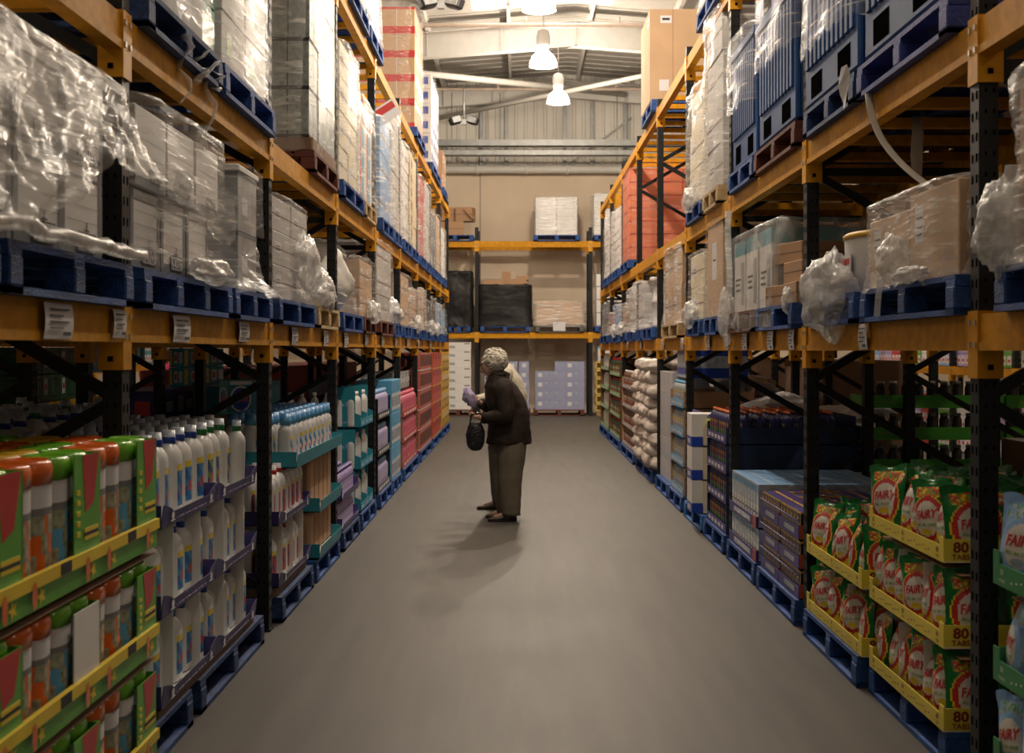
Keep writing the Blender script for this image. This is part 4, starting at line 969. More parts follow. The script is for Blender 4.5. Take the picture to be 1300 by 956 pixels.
stack(0, -.85, .28, .152, 4, 5, 1, wbx, 'lilac_carton', 'box', 'lilac grey carton behind the shoppers', 'lilac cartons left pallet', wdh=(.27, .3, .235), where='end rack') if True else None
add_pallet(0, 0, .38, 1.62, PBROWN, 'red-brown', 'the stepped lilac carton stack')
for k in range(5):
    for i in range(5):
        if k == 4 and i < 2: continue
        o = put('lilac_carton', [wbx, wb2, wb2][(i * 5 + k * 3) % 3]); place(o, 0, .41 + .125 + .242 * i, .03, .152 + k * .236, R.uniform(-.02, .02))
        tag(o, 'lilac grey carton in stepped stack, %s layer, %s from its left' % (NROW[k], ORD[i]), 'box', 'lilac cartons in stepped stack')
YC = mat('yellow crate plastic', (.62, .46, .12), .5)
cr_ = M(); cr_.cbox(-.22, .22, 0, .35, 0, .04, .01); cr_.cbox(-.22, .22, 0, .35, .16, .2, .01)
for x in (-.22, .19): 
    for y in (0, .32): cr_.box(x, x + .03, y, y + .03, .04, .16)
cr_.box(-.19, .19, .3, .31, .04, .16); cme = cr_.mesh('yellow_crate', YC)
for k in range(6):
    o = put('yellow_crate', cme); place(o, 0, 2.12, -.02, .10 + .205 * k); tag(o, 'pale yellow open crate, %s in the tower at the right end' % NROW[k], 'crate', 'yellow crates')
m = M().box(-.2, .2, .05, .4, 0, .1); o = m.build('wooden_block', CARD); place(o, 0, 2.12, -.05, 0); tag(o, 'brown base block under the pale yellow crate tower', 'block')
o = put('display_box', carton_mesh('display_box', .34, .35, .36, [PAPER, LBLUE], [(0, 1, .85, 1, 1)], [])); place(o, 0, 2.12, -.02, 1.34); tag(o, 'white box with blue top on the pale yellow crates', 'box')

# ================================================================ ground goods
def bottle_mesh(labmat, lab2, blob, h=.255, w=.052, d=.036, top=YELL, neck=.016, name='detergent_bottle', body=None, waist=0.0):
    """superelliptic bottle body; label panel on the front"""
    prof = [(0.86, 0), (.97, .004), (1, .012), (1, .03), (1 - waist, .10), (1 - waist, .14), (1, .185), (.98, .20), (.90, .216), (.74, .230), (.5, .242), (neck / w, .248), (neck / w, h)]
    prof = [(a, z * (h / .255)) for a, z in prof]
    fine = []
    for (a, z), (b, y) in zip(prof, prof[1:]):
        k = 4 if y - z > .03 else 1
        for q in range(k): fine.append((a + (b - a) * q / k, z + (y - z) * q / k))
    fine.append(prof[-1])
    n = 28; rs = []
    for a, z in fine:
        rr = []
        for i in range(n):
            t = 2 * PI * i / n + PI / n; c, s_ = math.cos(t), math.sin(t); p = 3.0 if a > .8 else 2.0
            r = (abs(c) ** p + abs(s_) ** p) ** (-1 / p)
            dd = max(d, neck) if a > .45 else neck / a
            rr.append((c * r * w * a, .0 + s_ * r * dd * a, z))
        rs.append(rr)
    def mi(k, i):
        t = 2 * PI * (i + 1) / n; z = (fine[k][1] + fine[k + 1][1]) / 2 / h
        u = math.cos(t); fr = math.sin(t)
        if abs(u) > .52 or fr > 0: return 0
        if not (.10 < z < .68): return 0
        if z > .60: return 3
        if (u * .5 + z * 2.4) % .62 < .16: return 2
        if abs(u - .1) < .35 and abs(z - .33) < .07: return 4
        return 1
    m = M(); m.rings(rs, mi)
    return m.mesh(name, [body or WHITE, labmat, lab2, top, blob])
def cap_mesh(mt, tip, r=.021, h=.05, z=.248):
    m = M(); prof = [(r, z), (r * 1.03, z + h * .5), (r * .92, z + h * .55), (r * .9, z + h)]
    n = 24; rs = [[(rr * (1 + (.03 if i % 2 else 0)) * math.cos(2 * PI * i / n), rr * (1 + (.03 if i % 2 else 0)) * math.sin(2 * PI * i / n), zz) for i in range(n)] for rr, zz in prof]
    m.rings(rs, lambda k, i: 1 if k >= 1 else 0)
    m.f.append(tuple(range(len(m.v) - n, len(m.v)))); m.m.append(1); m.sm.append(False)
    return m.mesh('bottle_cap', [mt, tip])
CAPW = mat('frosted cap top', (.62, .68, .78), .3)
def bottle_proto(nm, bm, cm):
    def fn():
        o = put(nm, bm); put('cap', cm, o); return o
    return Proto(fn)
DBL = bottle_mesh(LBLUE, mat('label aqua', (.03, .30, .50), .35), RED, w=.058, d=.038, h=.26)
# labels: mostly blue/navy with swirl
DBL.materials[1] = mat('label blue', (.015, .13, .42), .35)
GBL = bottle_mesh(mat('label navy green', (.02, .05, .20), .35), mat('label leaf', (.15, .35, .08), .35), RED, w=.058, d=.038, h=.26)
RBL = bottle_mesh(mat('label red', (.45, .03, .03), .35), mat('label plum', (.08, .03, .22), .35), RED, w=.058, d=.038, h=.26)
B_BLUE = bottle_proto('detergent_bottle', DBL, cap_mesh(BLUE, CAPW)); B_GREEN = bottle_proto('detergent_bottle', GBL, cap_mesh(GREEND, CAPW)); B_RED = bottle_proto('detergent_bottle', RBL, cap_mesh(RED, PAPER))
TRAYB = mat('purple tray card', (.035, .03, .15), .5, var=.12)
def tray(L, D, h, mt, side, y0, z, what, wave=True, cat='display tray', logo=True, endh=None, liner=WCARD, posts=0, postH=0, mk='BOT', dep=-.02, name='display_tray'):
    """open fronted cardboard tray: base, lip that rises at its ends, side walls, dividers standing up"""
    m = M(); m.box(-L / 2, L / 2, 0, D, 0, .006, 1)
    n = 24
    def lip(u):
        if not wave: return h
        e = min(u, 1 - u)
        return h * (1 + .75 * max(0, 1 - e / .16) ** .6) if e < .16 else h
    for i in range(n):
        a, b = i / n, (i + 1) / n; xa, xb = -L / 2 + L * a, -L / 2 + L * b
        m.add([(xa, 0, 0), (xb, 0, 0), (xb, -.012, lip(b)), (xa, -.012, lip(a)), (xa, .004, 0), (xb, .004, 0), (xb, -.008, lip(b)), (xa, -.008, lip(a))],
              [(0, 1, 2, 3), (7, 6, 5, 4), (3, 2, 6, 7)], [0, 1, 0])
    eh = endh or h * 1.7
    for x in (-L / 2, L / 2 - .004): m.box(x, x + .004, 0, D, 0, eh, 0)
    m.box(-L / 2, L / 2, D - .004, D, 0, eh, 0)
    if logo:
        for x in (-.36 * L, .36 * L):
            m.add([(x + .022 * math.cos(a * PI / 6), -.0145, h * .75 + .016 * math.sin(a * PI / 6)) for a in range(12)], [tuple(range(12))], 2)
            m.box(x - .03, x + .03, -.0145, -.013, h * .35, h * .45, 2)
        for k in range(14):
            x = -.28 * L + .56 * L * k / 14; m.box(x, x + .018 * (1 + k % 3) * .6, -.0115, -.0095, h * .38, h * .48, 3)
    for k in range(posts):
        x = -L / 2 + L * (k + .5) / posts if posts > 1 else 0
        m.box(x - .003, x + .003, .012, D * .7, .006, postH, 1)
        m.box(x - .03, x + .03, .10, .104, .006, postH, 1)
    o = m.build(name, [mt, liner, PAPER, LILAC]); place(o, side, y0, dep, z)
    return tag(o, what, cat, 'display trays')
# ---- left second bay: three tiers of white detergent bottles
TIER = ['bottom', 'middle', 'top']
zl = add_pallet(-1, 0, 5.95, 7.42, PBLUE2, 'worn dark blue', 'the nearer stack of white bottles, left floor', dep=-.03, simple=False)
add_pallet(-1, 0, 4.5, 5.8, PBLUE2, 'dark blue', 'the green and orange tubs and first bottles, left floor', dep=-.03, simple=False)
for k in range(3):
    z = zl + .035 + .355 * k
    if k == 0:
        o = M().box(-.95, .95, 0, 1.0, 0, .032).build('card_sheet', CARDD); place(o, -1, 6.27, -.01, zl); tag(o, 'brown card sheet between the pallet and the white bottles', 'card sheet')
    for t, y in enumerate((5.78, 6.73)):
        tray(.94, .95, .055, TRAYB, -1, y, z, 'dark purple tray of white bottles, %s tier, %s stack, left of aisle' % (TIER[k], ['nearer', 'farther'][t]), posts=2 if k < 2 else 0, postH=.348)
        if k < 2:
            o = M().box(-.47, .47, .02, .95, 0, .004).build('card_sheet', WCARD); place(o, -1, y, 0, z + .349); tag(o, 'white card sheet above the %s tier bottles, %s stack' % (TIER[k], ['nearer', 'farther'][t]), 'card sheet')
        nb = 5
        for i in range(nb):
            for j in range(3 if k < 2 else 5):
                yy = y - .47 + .94 * (i + .5) / nb
                if k == 2 and t == 1 and i > 2 and j == 0: continue
                if k < 2 and j == 2 and i % 2: continue
                if yy < 5.3 and j == 0: pass
                P = B_BLUE
                if k == 2 and t == 1 and (j < 2 or i > 2): P = B_GREEN
                if k == 2 and j > 2 and (i * 7 + j * 3 + t) % 3 == 0: P = B_GREEN
                o = P.get(); place(o, -1, yy + R.uniform(-.008, .008), .07 + j * .13 + (.008 if i % 2 else 0), z + .008, R.uniform(-.12, .12)); o.scale = (1.35, 1.35, 1.2 if k == 2 else 1.10)
                tag(o, 'white %s-capped bottle, %s tier, %s stack, row %s back, %s along' % ('blue' if P is B_BLUE else 'green', TIER[k], ['nearer', 'farther'][t], ORD[j], ORD[i]), 'bottle', 'white detergent bottles')
o = B_GREEN.get(); place(o, -1, 7.02, .05, zl + .035 + .71 + .012, PI + .5); o.rotation_euler[1] = .10; o.scale = (1.12, 1.12, 1.12)
tag(o, 'white green-capped bottle turned round, standing alone at the tray end', 'bottle', 'white detergent bottles')
# deeper pallet of the same bottles in the dark behind
for i in range(12):
    for j in range(5):
        P = B_BLUE if (i + j) % 5 else B_GREEN
        o = P.get(bare=False); place(o, -1, 5.22 + .19 * i, .78 + .12 * j, .99)
        tag(o, 'shadowed white bottle deep behind, row %s, %s along' % (ORD[j], ORD[i]), 'bottle', 'bottles deep in the left rack')
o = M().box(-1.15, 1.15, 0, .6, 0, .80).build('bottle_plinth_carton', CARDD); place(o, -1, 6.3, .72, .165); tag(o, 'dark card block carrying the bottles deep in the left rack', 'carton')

# ---- left nearest bay: green and yellow trays of tubs, sticking out past the post
def tub_mesh(kind):
    m = M(); w, d = .052, .045
    def ring(a, z, p=3.2):
        rr = []
        for i in range(24):
            t = 2 * PI * i / 24 + PI / 24; c, s_ = math.cos(t), math.sin(t); r = (abs(c) ** p + abs(s_) ** p) ** (-1 / p)
            rr.append((c * r * w * a, s_ * r * d * a, z))
        return rr
    rs = [ring(.95, 0), ring(1, .01), ring(1, .05), ring(1, .09), ring(1, .13), ring(1, .17), ring(1, .185), ring(1, .20), ring(1, .215), ring(1, .23), ring(1.0, .235)]
    def mi(k, i):
        z = (rs[k][0][2] + rs[k + 1][0][2]) / 2
        if z > .185: return 0
        if .17 < z < .19: return 3
        u = math.cos(2 * PI * (i + .5) / 24)
        return 1 if (u + z * 9) % 1.0 > .45 else 2
    m.rings(rs, mi)
    return m.mesh('tub', [PAPER, DRAB, {0: LBLUE, 1: GREEN, 2: ORANGE}[kind], GCARD])
def lid_mesh(mt):
    m = M(); 
    def ring(a, z, p=3.0):
        return [((lambda c, s_: (c * (abs(c) ** p + abs(s_) ** p) ** (-1 / p) * .053 * a, s_ * (abs(c) ** p + abs(s_) ** p) ** (-1 / p) * .046 * a, z))(math.cos(2 * PI * i / 24 + .13), math.sin(2 * PI * i / 24 + .13))) for i in range(24)]
    m.rings([ring(1.03, .233), ring(1.04, .262), ring(.98, .276), ring(.8, .284), ring(.75, .280)], 0)
    return m.mesh('lid', mt)
TUBS = [bottle_proto('wipes_tub', tub_mesh(0), lid_mesh(LIME)), bottle_proto('wipes_tub', tub_mesh(2), lid_mesh(ORANGE)), bottle_proto('wipes_tub', tub_mesh(1), lid_mesh(YELL2))]
TUBN = ['green', 'orange', 'yellow']
def tub_tray(L, D, H, blank=False):
    m = M(); t = .004
    m.box(-L / 2, L / 2, 0, D, 0, .006, 1)
    m.box(-L / 2, L / 2, -.002, .003, 0, .065, 0)                # green lip
    m.box(-L / 2, L / 2, -.012, .006, .062, .098, 2)             # yellow folded edge
    for x in (-L / 2, L / 2 - t): m.box(x, x + t, 0, D, 0, H, 0)
    m.box(-L / 2, L / 2, D - t, D, 0, H, 1)
    pw = .24
    x1 = L / 2; x0 = x1 - pw                                     # printed upright panel at the far end
    m.box(x0, x1, .0, .004, .05, H, 5 if blank else 0)
    if not blank:
        m.add([(x0 + .07, -.001, H), (x1 - .01, -.001, H), (x1 - .06, -.001, H * .62), (x0 + .10, -.001, H * .55)], [(3, 2, 1, 0)], 3)
        for k in range(5): m.box(x0 + .02, x0 + .05, -.0022, 0, H * (.38 + .08 * k), H * (.42 + .08 * k), 2)
        m.box(x0 + .09, x1 - .02, -.0022, 0, .13, .165, 2); m.box(x0 + .09, x1 - .02, -.0024, 0, .142, .153, 4)
    for k, cx in enumerate((-L * .30, -L * .02, L * .38)):        # splash marks on the lip
        if k == 1: 
            m.box(cx - .05, cx + .04, -.0135, -.002, .064, .097, 4); continue
        m.add([(cx + .035 * math.cos(a * PI / 5) * (1 if a % 2 else .45), -.0045, .033 + .028 * math.sin(a * PI / 5) * (1 if a % 2 else .45)) for a in range(10)], [tuple(range(9, -1, -1))], 2)
        m.add([(cx - .075 + .02 * math.cos(a * PI / 4), -.0135, .045 + .04 * math.sin(a * PI / 4)) for a in range(8)], [tuple(range(8))], 6)
    return m.mesh('display_tray', [GREEN, CARD, YELL, RED, INK, WCARD, ORANGE])
TL = .655; TTM = tub_tray(TL, .62, .30); TTB = tub_tray(TL, .62, .30, True)
TOPM = tub_tray(TL, .62, .385)
z0 = .153
for k in range(3):
    z = z0 + .375 * k
    for t in range(5):
        yc = 4.52 - TL * t
        if yc < 1.9: continue
        blank = (k == 1 and t == 1)
        o = put('display_tray', TTB if blank else (TOPM if k == 2 else TTM)); place(o, -1, yc, -.125, z)
        tag(o, '%s tray of tubs, %s tier, %s from the black post' % ('green and yellow' if not blank else 'green tray turned with blank panel,', TIER[k], ORD[t]), 'display tray', 'green tub trays')
        for i in range(4):
            for j in range(2 if k < 2 else 4):
                kd = (i // 2 + j + t + k) % 3 if j else [1, 1, 0, 0][i]
                o = TUBS[kd].get(); place(o, -1, yc - TL / 2 + .09 + .158 * i, -.125 + .085 + .145 * j, z + .008, R.uniform(-.1, .1)); o.scale = (1.42, 1.42, 1.36 if k == 2 else 1.14)
                tag(o, '%s-lidded tub, %s tier, %s tray from post, row %s back, %s along' % (TUBN[kd], TIER[k], ORD[t], ORD[j], ORD[i]), 'tub', 'lidded tubs')
    if k < 2:
        o = M().box(-1.65, 1.65, .0, .6, 0, .005).build('card_sheet', CARDD); place(o, -1, 3.2, -.12, z + .345); tag(o, 'brown card sheet between the %s and next tub tiers' % TIER[k], 'card sheet')
add_pallet(-1, 0, 3.1, 4.42, PBLUE, 'blue', 'the near stack of green tub trays', dep=-.12, simple=False)

# ---- left background glimpsed under the beam
def wall_of(side, y0, y1, dep, z0, nx, nz, mt, name, what, grp, h, d=.4, prt=None):
    w = (y1 - y0) / nx - .01
    me = carton_mesh(name, w, d, h, [mt, PAPER, INK, YELL, RED], prt or [(.1, .4, .3, .8, 1), (.5, .9, .3, .7, 2), (.53, .87, .34, .66, 1)], prt or [(.1, .5, .3, .8, 1), (.6, .9, .3, .7, 4)])
    for k in range(nz):
        for i in range(nx):
            o = put(name, me); place(o, side, y0 + (y1 - y0) * (i + .5) / nx, dep, z0 + k * (h + .003))
            tag(o, '%s, %s layer, %s along' % (what, NROW[k], ORD[i]), 'box', grp)
P1 = [(.12, .3, .25, .85, 1), (.15, .27, .45, .65, 4), (.5, .9, .15, .85, 2), (.52, .88, .2, .8, 0)]
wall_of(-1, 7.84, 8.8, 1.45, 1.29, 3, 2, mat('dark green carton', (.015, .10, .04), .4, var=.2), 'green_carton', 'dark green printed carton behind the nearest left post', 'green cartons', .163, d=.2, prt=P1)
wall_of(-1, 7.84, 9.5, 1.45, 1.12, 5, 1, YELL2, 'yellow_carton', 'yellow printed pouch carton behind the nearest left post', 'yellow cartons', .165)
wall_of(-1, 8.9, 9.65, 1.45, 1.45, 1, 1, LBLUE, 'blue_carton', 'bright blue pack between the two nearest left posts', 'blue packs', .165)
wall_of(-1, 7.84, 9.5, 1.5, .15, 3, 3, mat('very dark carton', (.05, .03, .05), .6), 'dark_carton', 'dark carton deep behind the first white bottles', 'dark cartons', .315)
P2 = [(.06, .2, .1, .9, 3), (.35, .6, .2, .8, 1), (.4, .55, .35, .65, 4), (.7, .95, .2, .8, 1)]
wall_of(-1, 11.6, 13.2, 1.45, 1.29, 2, 2, TEAL, 'powder_carton', 'teal and yellow washing powder box behind the white bottles', 'washing powder boxes', .163, d=.12, prt=P2)
wall_of(-1, 10.7, 13.3, 1.45, .15, 4, 4, PURP, 'dark_carton', 'dark purple pack stacked under the powder boxes', 'purple packs', .28)
bo = carton_mesh('powder_box', .20, .16, .26, [TEAL, WCARD, RED, BLUE, PAPER], [('E', .5, .45, .088, .10, 1), ('E', .5, .45, .076, .085, 3), ('T', 'Bold', .5, .45, .075, 2, 1), (.05, .95, .86, .97, 1)], [('E', .5, .45, .07, .09, 1), ('E', .5, .45, .06, .075, 3), ('T', 'Bold', .5, .45, .06, 2, 1)])
o = put('powder_box', bo); place(o, -1, 10.15, .66, 1.12, -.9); tag(o, 'teal powder box with round blue badge by the second left post', 'box')
o = put('dark_carton', carton_mesh('dark_carton', .5, .4, .94, [CARDD], [])); place(o, -1, 10.15, .62, .165); tag(o, 'dark carton carrying the teal powder box', 'box')
GOODS = [(-1, 5.5, 14, 26.5, .15, [(TEAL, 'teal'), (YELL2, 'yellow'), (RED, 'red'), (WCARD, 'white'), (LBLUE, 'blue')]), (1, 5.3, 11.5, 26.5, .15, [(SKYB, 'blue'), (RED, 'red'), (WCARD, 'white'), (LILAC, 'lilac'), (GREEN, 'green')])]
for side, dep, a, b, z, cols in GOODS:
    for lv, (zz, hh) in enumerate(((.02, .28), (1.35, .20), (2.34, .35))):
        k = 0
        P0, dP, nP = (13.39, 2.83, 5) if side < 0 else (10.49, 2.745, 6)
        for y in [P0 + dP * q_ + .08 + .44 + .885 * i_ for q_ in range(nP) for i_ in range(3)]:
            mt, cn = cols[(k * 2 + lv) % 5]
            me = carton_mesh('display_carton', .86, .5, hh, [mt, PAPER, INK, YELL, RED], [(.04, .22, .2, .85, 1), (.28, .46, .2, .85, 1), (.52, .7, .2, .85, 1), (.76, .94, .2, .85, 1), (.08, .18, .4, .6, 4), (.32, .42, .4, .6, 4), (.56, .66, .4, .6, 4), (.8, .9, .4, .6, 4)])
            for q in range(3):
                o = put('display_carton', me); place(o, side, y, dep, zz + q * (hh + .004))
                tag(o, '%s packs on far %s aisle racking, %s level, %s group, %s layer' % (cn, sidename(side), ['floor', 'shelf', 'upper'][lv], ORD[min(k, 19)], NROW[q]), 'box', 'packs on the neighbouring racking')
            k += 1
# ---- left third bay: red capped bottles, then the teal trays
zl = add_pallet(-1, 0, 7.95, 9.15, PBLUE2, 'dark blue', 'the red-capped bottles', simple=False)
for k in range(2):
    z = zl + .06 + .36 * k
    tray(1.16, .95, .05, TRAYB, -1, 8.5, z, 'purple tray of red-capped bottles, %s tier, third left bay' % ['lower', 'upper'][k], posts=3, postH=.345 if k == 0 else .05)
    for i in range(7):
        for j in range(3):
            o = B_RED.get(); place(o, -1, 7.92 + 1.16 * (i + .5) / 7, .066 + j * .125, z + .008, R.uniform(-.12, .12)); o.scale = (1.3, 1.3, 1.10)
            tag(o, 'white red-capped bottle, %s tier, row %s back, %s along' % (['lower', 'upper'][k], ORD[j], ORD[i]), 'bottle', 'white bottles with red caps')
o = M().box(-.57, .57, 0, .95, 0, .055).build('card_sheet', CARDD); place(o, -1, 8.5, 0, zl + .002); tag(o, 'brown card base under the red-capped bottles', 'card sheet')
SPB = M().lathe([(.034, 0), (.037, .01), (.037, .16), (.034, .19), (.022, .215)], 20, mi=0).mesh('spray_can', [WHITE]); 
SPB = bottle_mesh(mat('label aqua blue', (.05, .28, .55), .35), WHITE, RED, h=.24, w=.040, d=.034, neck=.018, name='cleaner_bottle')
SPC = cap_mesh(LBLUE, mat('blue cap', (.08, .30, .65), .3), r=.027, h=.065, z=.225)
B_SPR = bottle_proto('cleaner_bottle', SPB, SPC)
zt = add_pallet(-1, 0, 9.3, 10.5, PBLUE, 'blue', 'the teal trays with brown cartons', simple=False)
for k in range(3):
    z = zt + [.01, .33, .72][k]
    L = 1.1 if k < 2 else 2.1; yc = 9.9 if k < 2 else 9.42
    tray(L, .9, .085, TEAL, -1, yc, z, 'teal open tray, %s of three, third left bay' % TIER[k], wave=False, logo=False, endh=.10, dep=-.05)
    o = M().box(-L * .44, L * .44, -.0135, -.0125, .02, .07).build('tray_print', GREY, None); bpy.data.objects.remove(o)
    if k < 2:
        for i in range(5):
            h_ = .30 if k == 0 else .36
            o = M().cbox(-.10, .10, 0, .3, 0, h_, .02).build('brown_carton', CARD); place(o, -1, 9.46 + .215 * i, .02, z + .008); tag(o, 'plain brown card box in %s teal tray, %s along' % (TIER[k], ORD[i]), 'box', 'brown cards in teal trays')
    else:
        for i in range(10):
            for j in range(4):
                o = B_SPR.get(); place(o, -1, 8.52 + .195 * i, .045 + .11 * j, z + .008, R.uniform(-.2, .2)); o.scale = (1.3, 1.3, 1.12)
                tag(o, 'white blue-capped cleaner bottle, row %s back, %s along' % (ORD[j], ORD[i]), 'bottle', 'white cleaner bottles in the top teal tray')
# ---- fourth left bay: teal display cartons with white bottles
SB = bottle_mesh(WHITE, WHITE, NAVY, h=.25, w=.05, d=.04, name='cream_bottle', top=WHITE)
SBN = bottle_proto('cream_bottle', SB, cap_mesh(WHITE, WHITE, r=.018, h=.03))
def teal_display():
    m = M(); L, D, H = 1.0, .9, .36
    m.box(-L / 2, L / 2, 0, D, 0, .006, 0); m.box(-L / 2, L / 2, 0, .004, 0, .075, 0)
    for x in (-L / 2, -.004, L / 2 - .004):
        pg = [(0, 0), (D, 0), (D, .11), (.34, .11), (.33, .16), (.24, .24), (.24, H), (.05, H), (.05, .13), (0, .11)]; n_ = len(pg)
        m.add([(x, a, b) for a, b in pg] + [(x + .004, a, b) for a, b in pg], [tuple(range(n_ - 1, -1, -1)), tuple(range(n_, 2 * n_))] + [(i, (i + 1) % n_, n_ + (i + 1) % n_, n_ + i) for i in range(n_)], 0)
        for k in range(4): m.box(x - .001, x + .005, .08 + .034 * k, .102 + .034 * k, .19, .215 + .012 * (k % 2), 1)
        m.box(x - .001, x + .005, .06, .30, .04, .055, 1)
    m.box(-L / 2, L / 2, D - .004, D, 0, H, 0)
    for k in range(3): m.box(-.45 + .32 * k, -.22 + .32 * k, -.001, 0, .02, .05, 1)
    return m.mesh('display_carton', [TEAL, SKYB])
TD = teal_display()
zt = add_pallet(-1, 0, 10.75, 11.85, PBLUE2, 'dark blue', 'the lilac softener packs', simple=False)
zt = add_pallet(-1, 0, 12.0, 13.2, PBLUE, 'blue', 'the teal display cartons', simple=False)
for k in range(3):
    z = zt + .01 + .375 * k
    o = put('display_carton', TD); place(o, -1, 12.55, -.02, z); tag(o, 'teal display carton of white bottles, %s tier, fourth left bay' % TIER[k], 'display tray', 'teal display cartons')
    for i in range(8):
        for j in range(6 if i == 0 else 2):
            if i in (3, 4) and j == 0 and False: continue
            o = SBN.get(); place(o, -1, 12.09 + .131 * i, .07 + .11 * j, z + .008); o.scale = (1, 1, 1.1)
            tag(o, 'cream white bottle, %s teal carton, row %s back, %s along' % (TIER[k], ORD[j], ORD[i]), 'bottle', 'cream bottles in teal cartons')
for k in range(0):
    z = zt + .40 + .37 * k
    o = put('display_carton', TD); place(o, -1, 11.3, .25, z); tag(o, 'teal display carton set back beside the post, %s, fourth left bay' % ['lower', 'upper'][k], 'display tray', 'teal display cartons')
    for i in range(8):
        o = SBN.get(); place(o, -1, 10.84 + .131 * i, .34, z + .008); o.scale = (1, 1, 1.1)
        tag(o, 'cream white bottle set back beside the post, %s carton, %s along' % (['lower', 'upper'][k], ORD[i]), 'bottle', 'cream bottles in teal cartons')
LSB = bottle_mesh(LILAC, WCARD, PURP, h=.20, w=.045, d=.035, name='softener_bottle', body=LILAC, top=PURP)
LSN = bottle_proto('softener_bottle', LSB, cap_mesh(PURP, LILAC, r=.02, h=.035, z=.195))
for k in range(2):
    tray(1.05, .6, .06, PURP, -1, 11.3, zt + .005 + .245 * k, 'purple tray of lilac softener, %s, fourth left bay' % ['lower', 'upper'][k], wave=False, logo=False)
    for i in range(9):
        for j in range(3):
            o = LSN.get(); place(o, -1, 10.84 + .115 * i, .05 + .09 * j, zt + .012 + .245 * k)
            tag(o, 'small lilac softener bottle, %s tray, row %s back, %s along' % (['lower', 'upper'][k], ORD[j], ORD[i]), 'bottle', 'lilac softener bottles')
# ---- fifth to last left bays
DKB = bottle_proto('lilac_bottle', bottle_mesh(LILAC, WCARD, PURP, h=.26, w=.07, d=.045, name='lilac_bottle', body=mat('pale lilac plastic', (.45, .42, .68), .3), top=LILAC), cap_mesh(SKYB, SKYB, r=.025, h=.045, z=.25))
PKB = bottle_proto('pink_bottle', bottle_mesh(PINK, RED, WCARD, h=.26, w=.06, d=.045, name='pink_bottle', body=mat('pink plastic', (.62, .16, .24), .3), top=RED), cap_mesh(PINK, PINK, r=.022, h=.05, z=.25))
def shelfcase(side, y0, y1, tiers, th, mt, nm, P, n, rows, what, bcat, bl, grp, zb, dep=-.01, scale=1, D=.7, back=BLACK, rowsf=None):
    L = y1 - y0 - .02
    for k in range(tiers):
        z = zb + .004 + th * k
        m = M(); m.box(-L / 2, L / 2, 0, D, 0, .006, 0); m.box(-L / 2, L / 2, -.002, .002, 0, .07, 0)
        for x in (-L / 2, L / 2 - .004): m.box(x, x + .004, .0, D, 0, (th - .012) * (1 if k < tiers - 1 else .6), 1)
        m.box(-L / 2, L / 2, D - .004, D, 0, th - .012, 1); m.box(-L / 2, L / 2, .05, D, th - .012, th - .006, 1) if k < tiers - 1 else None
        for q in range(5): m.box(-L * .4 + L * .17 * q, -L * .3 + L * .17 * q, -.004, -.002, .02, .05, 2)
        o = m.build('display_carton', [mt, back, PAPER]); place(o, side, (y0 + y1) / 2, dep, z); tag(o, '%s, %s tier' % (what, NROW[k]), 'display tray', grp + ' trays')
        if P:
            for i in range(n):
                for j in range(rowsf(k) if rowsf else rows):
                    o = P.get(); place(o, side, y0 + .02 + (y1 - y0 - .04) * (i + .5) / n, dep + .06 + .11 * j, z + .008, R.uniform(-.1, .1)); o.scale = (scale,) * 3
                    tag(o, '%s, %s tier%s, %s along' % (bl, NROW[k], '' if rows == 1 else ', row %s back' % ORD[j], ORD[i]), bcat, grp)
zt = add_pallet(-1, 0, 13.6, 14.9, PBLUE, 'blue', 'the black trays of lilac bottles')
shelfcase(-1, 13.6, 14.9, 3, .37, BLACK, 'd', DKB, 7, 1, 'black display carton of lilac bottles, fifth left bay', 'bottle', 'lilac bottle in black carton, fifth left bay', 'lilac bottles', zt)
zt = add_pallet(-1, 0, 15.0, 16.1, PBLUE, 'blue', 'the blue and white packs')
wall_of(-1, 15.0, 16.1, -.02, zt, 5, 3, LBLUE, 'blue_pack', 'tall blue and white pack, fifth left bay', 'blue and white packs', .37, prt=[(.1, .9, .1, .6, 1), (.3, .7, .2, .5, 2)])
zt = add_pallet(-1, 0, 16.5, 18.9, PBLUE, 'blue', 'the pink bottles')
shelfcase(-1, 16.5, 18.9, 3, .31, RED, 'd', PKB, 12, 1, 'dark red tray of pink bottles, sixth left bay', 'bottle', 'pink bottle in the sixth left bay', 'pink bottles', zt, back=CARDD)
wall_of(-1, 16.5, 18.9, .1, zt + .95, 5, 1, GREY, 'grey_pack', 'grey pack on top of the pink bottles', 'grey packs', .22)
REDC = mat('salmon red carton', (.52, .12, .09), .45, var=.15)
zt = add_pallet(-1, 0, 19.3, 21.8, PBLUE, 'blue', 'the salmon red window cartons')
wall_of(-1, 19.3, 21.8, -.02, zt, 5, 5, REDC, 'window_carton', 'salmon red carton with dark windows, seventh left bay', 'red window cartons', .28, prt=[(.1, .24, .3, .9, 2), (.32, .46, .3, .9, 2), (.54, .68, .3, .9, 2), (.76, .9, .3, .9, 2), (0, 1, .08, .14, 1)])
zt = add_pallet(-1, 0, 22.1, 24.6, PBLUE, 'blue', 'the bright red cartons')
wall_of(-1, 22.1, 24.6, -.02, zt, 4, 5, mat('bright red carton', (.55, .06, .03), .4), 'red_carton', 'bright red carton, eighth left bay', 'bright red cartons', .28, prt=[(.3, .6, .6, .95, 2), (.1, .9, .02, .1, 3)])
zt = add_pallet(-1, 0, 24.9, 27.45, PBLUE, 'blue', 'the yellow and blue packs')
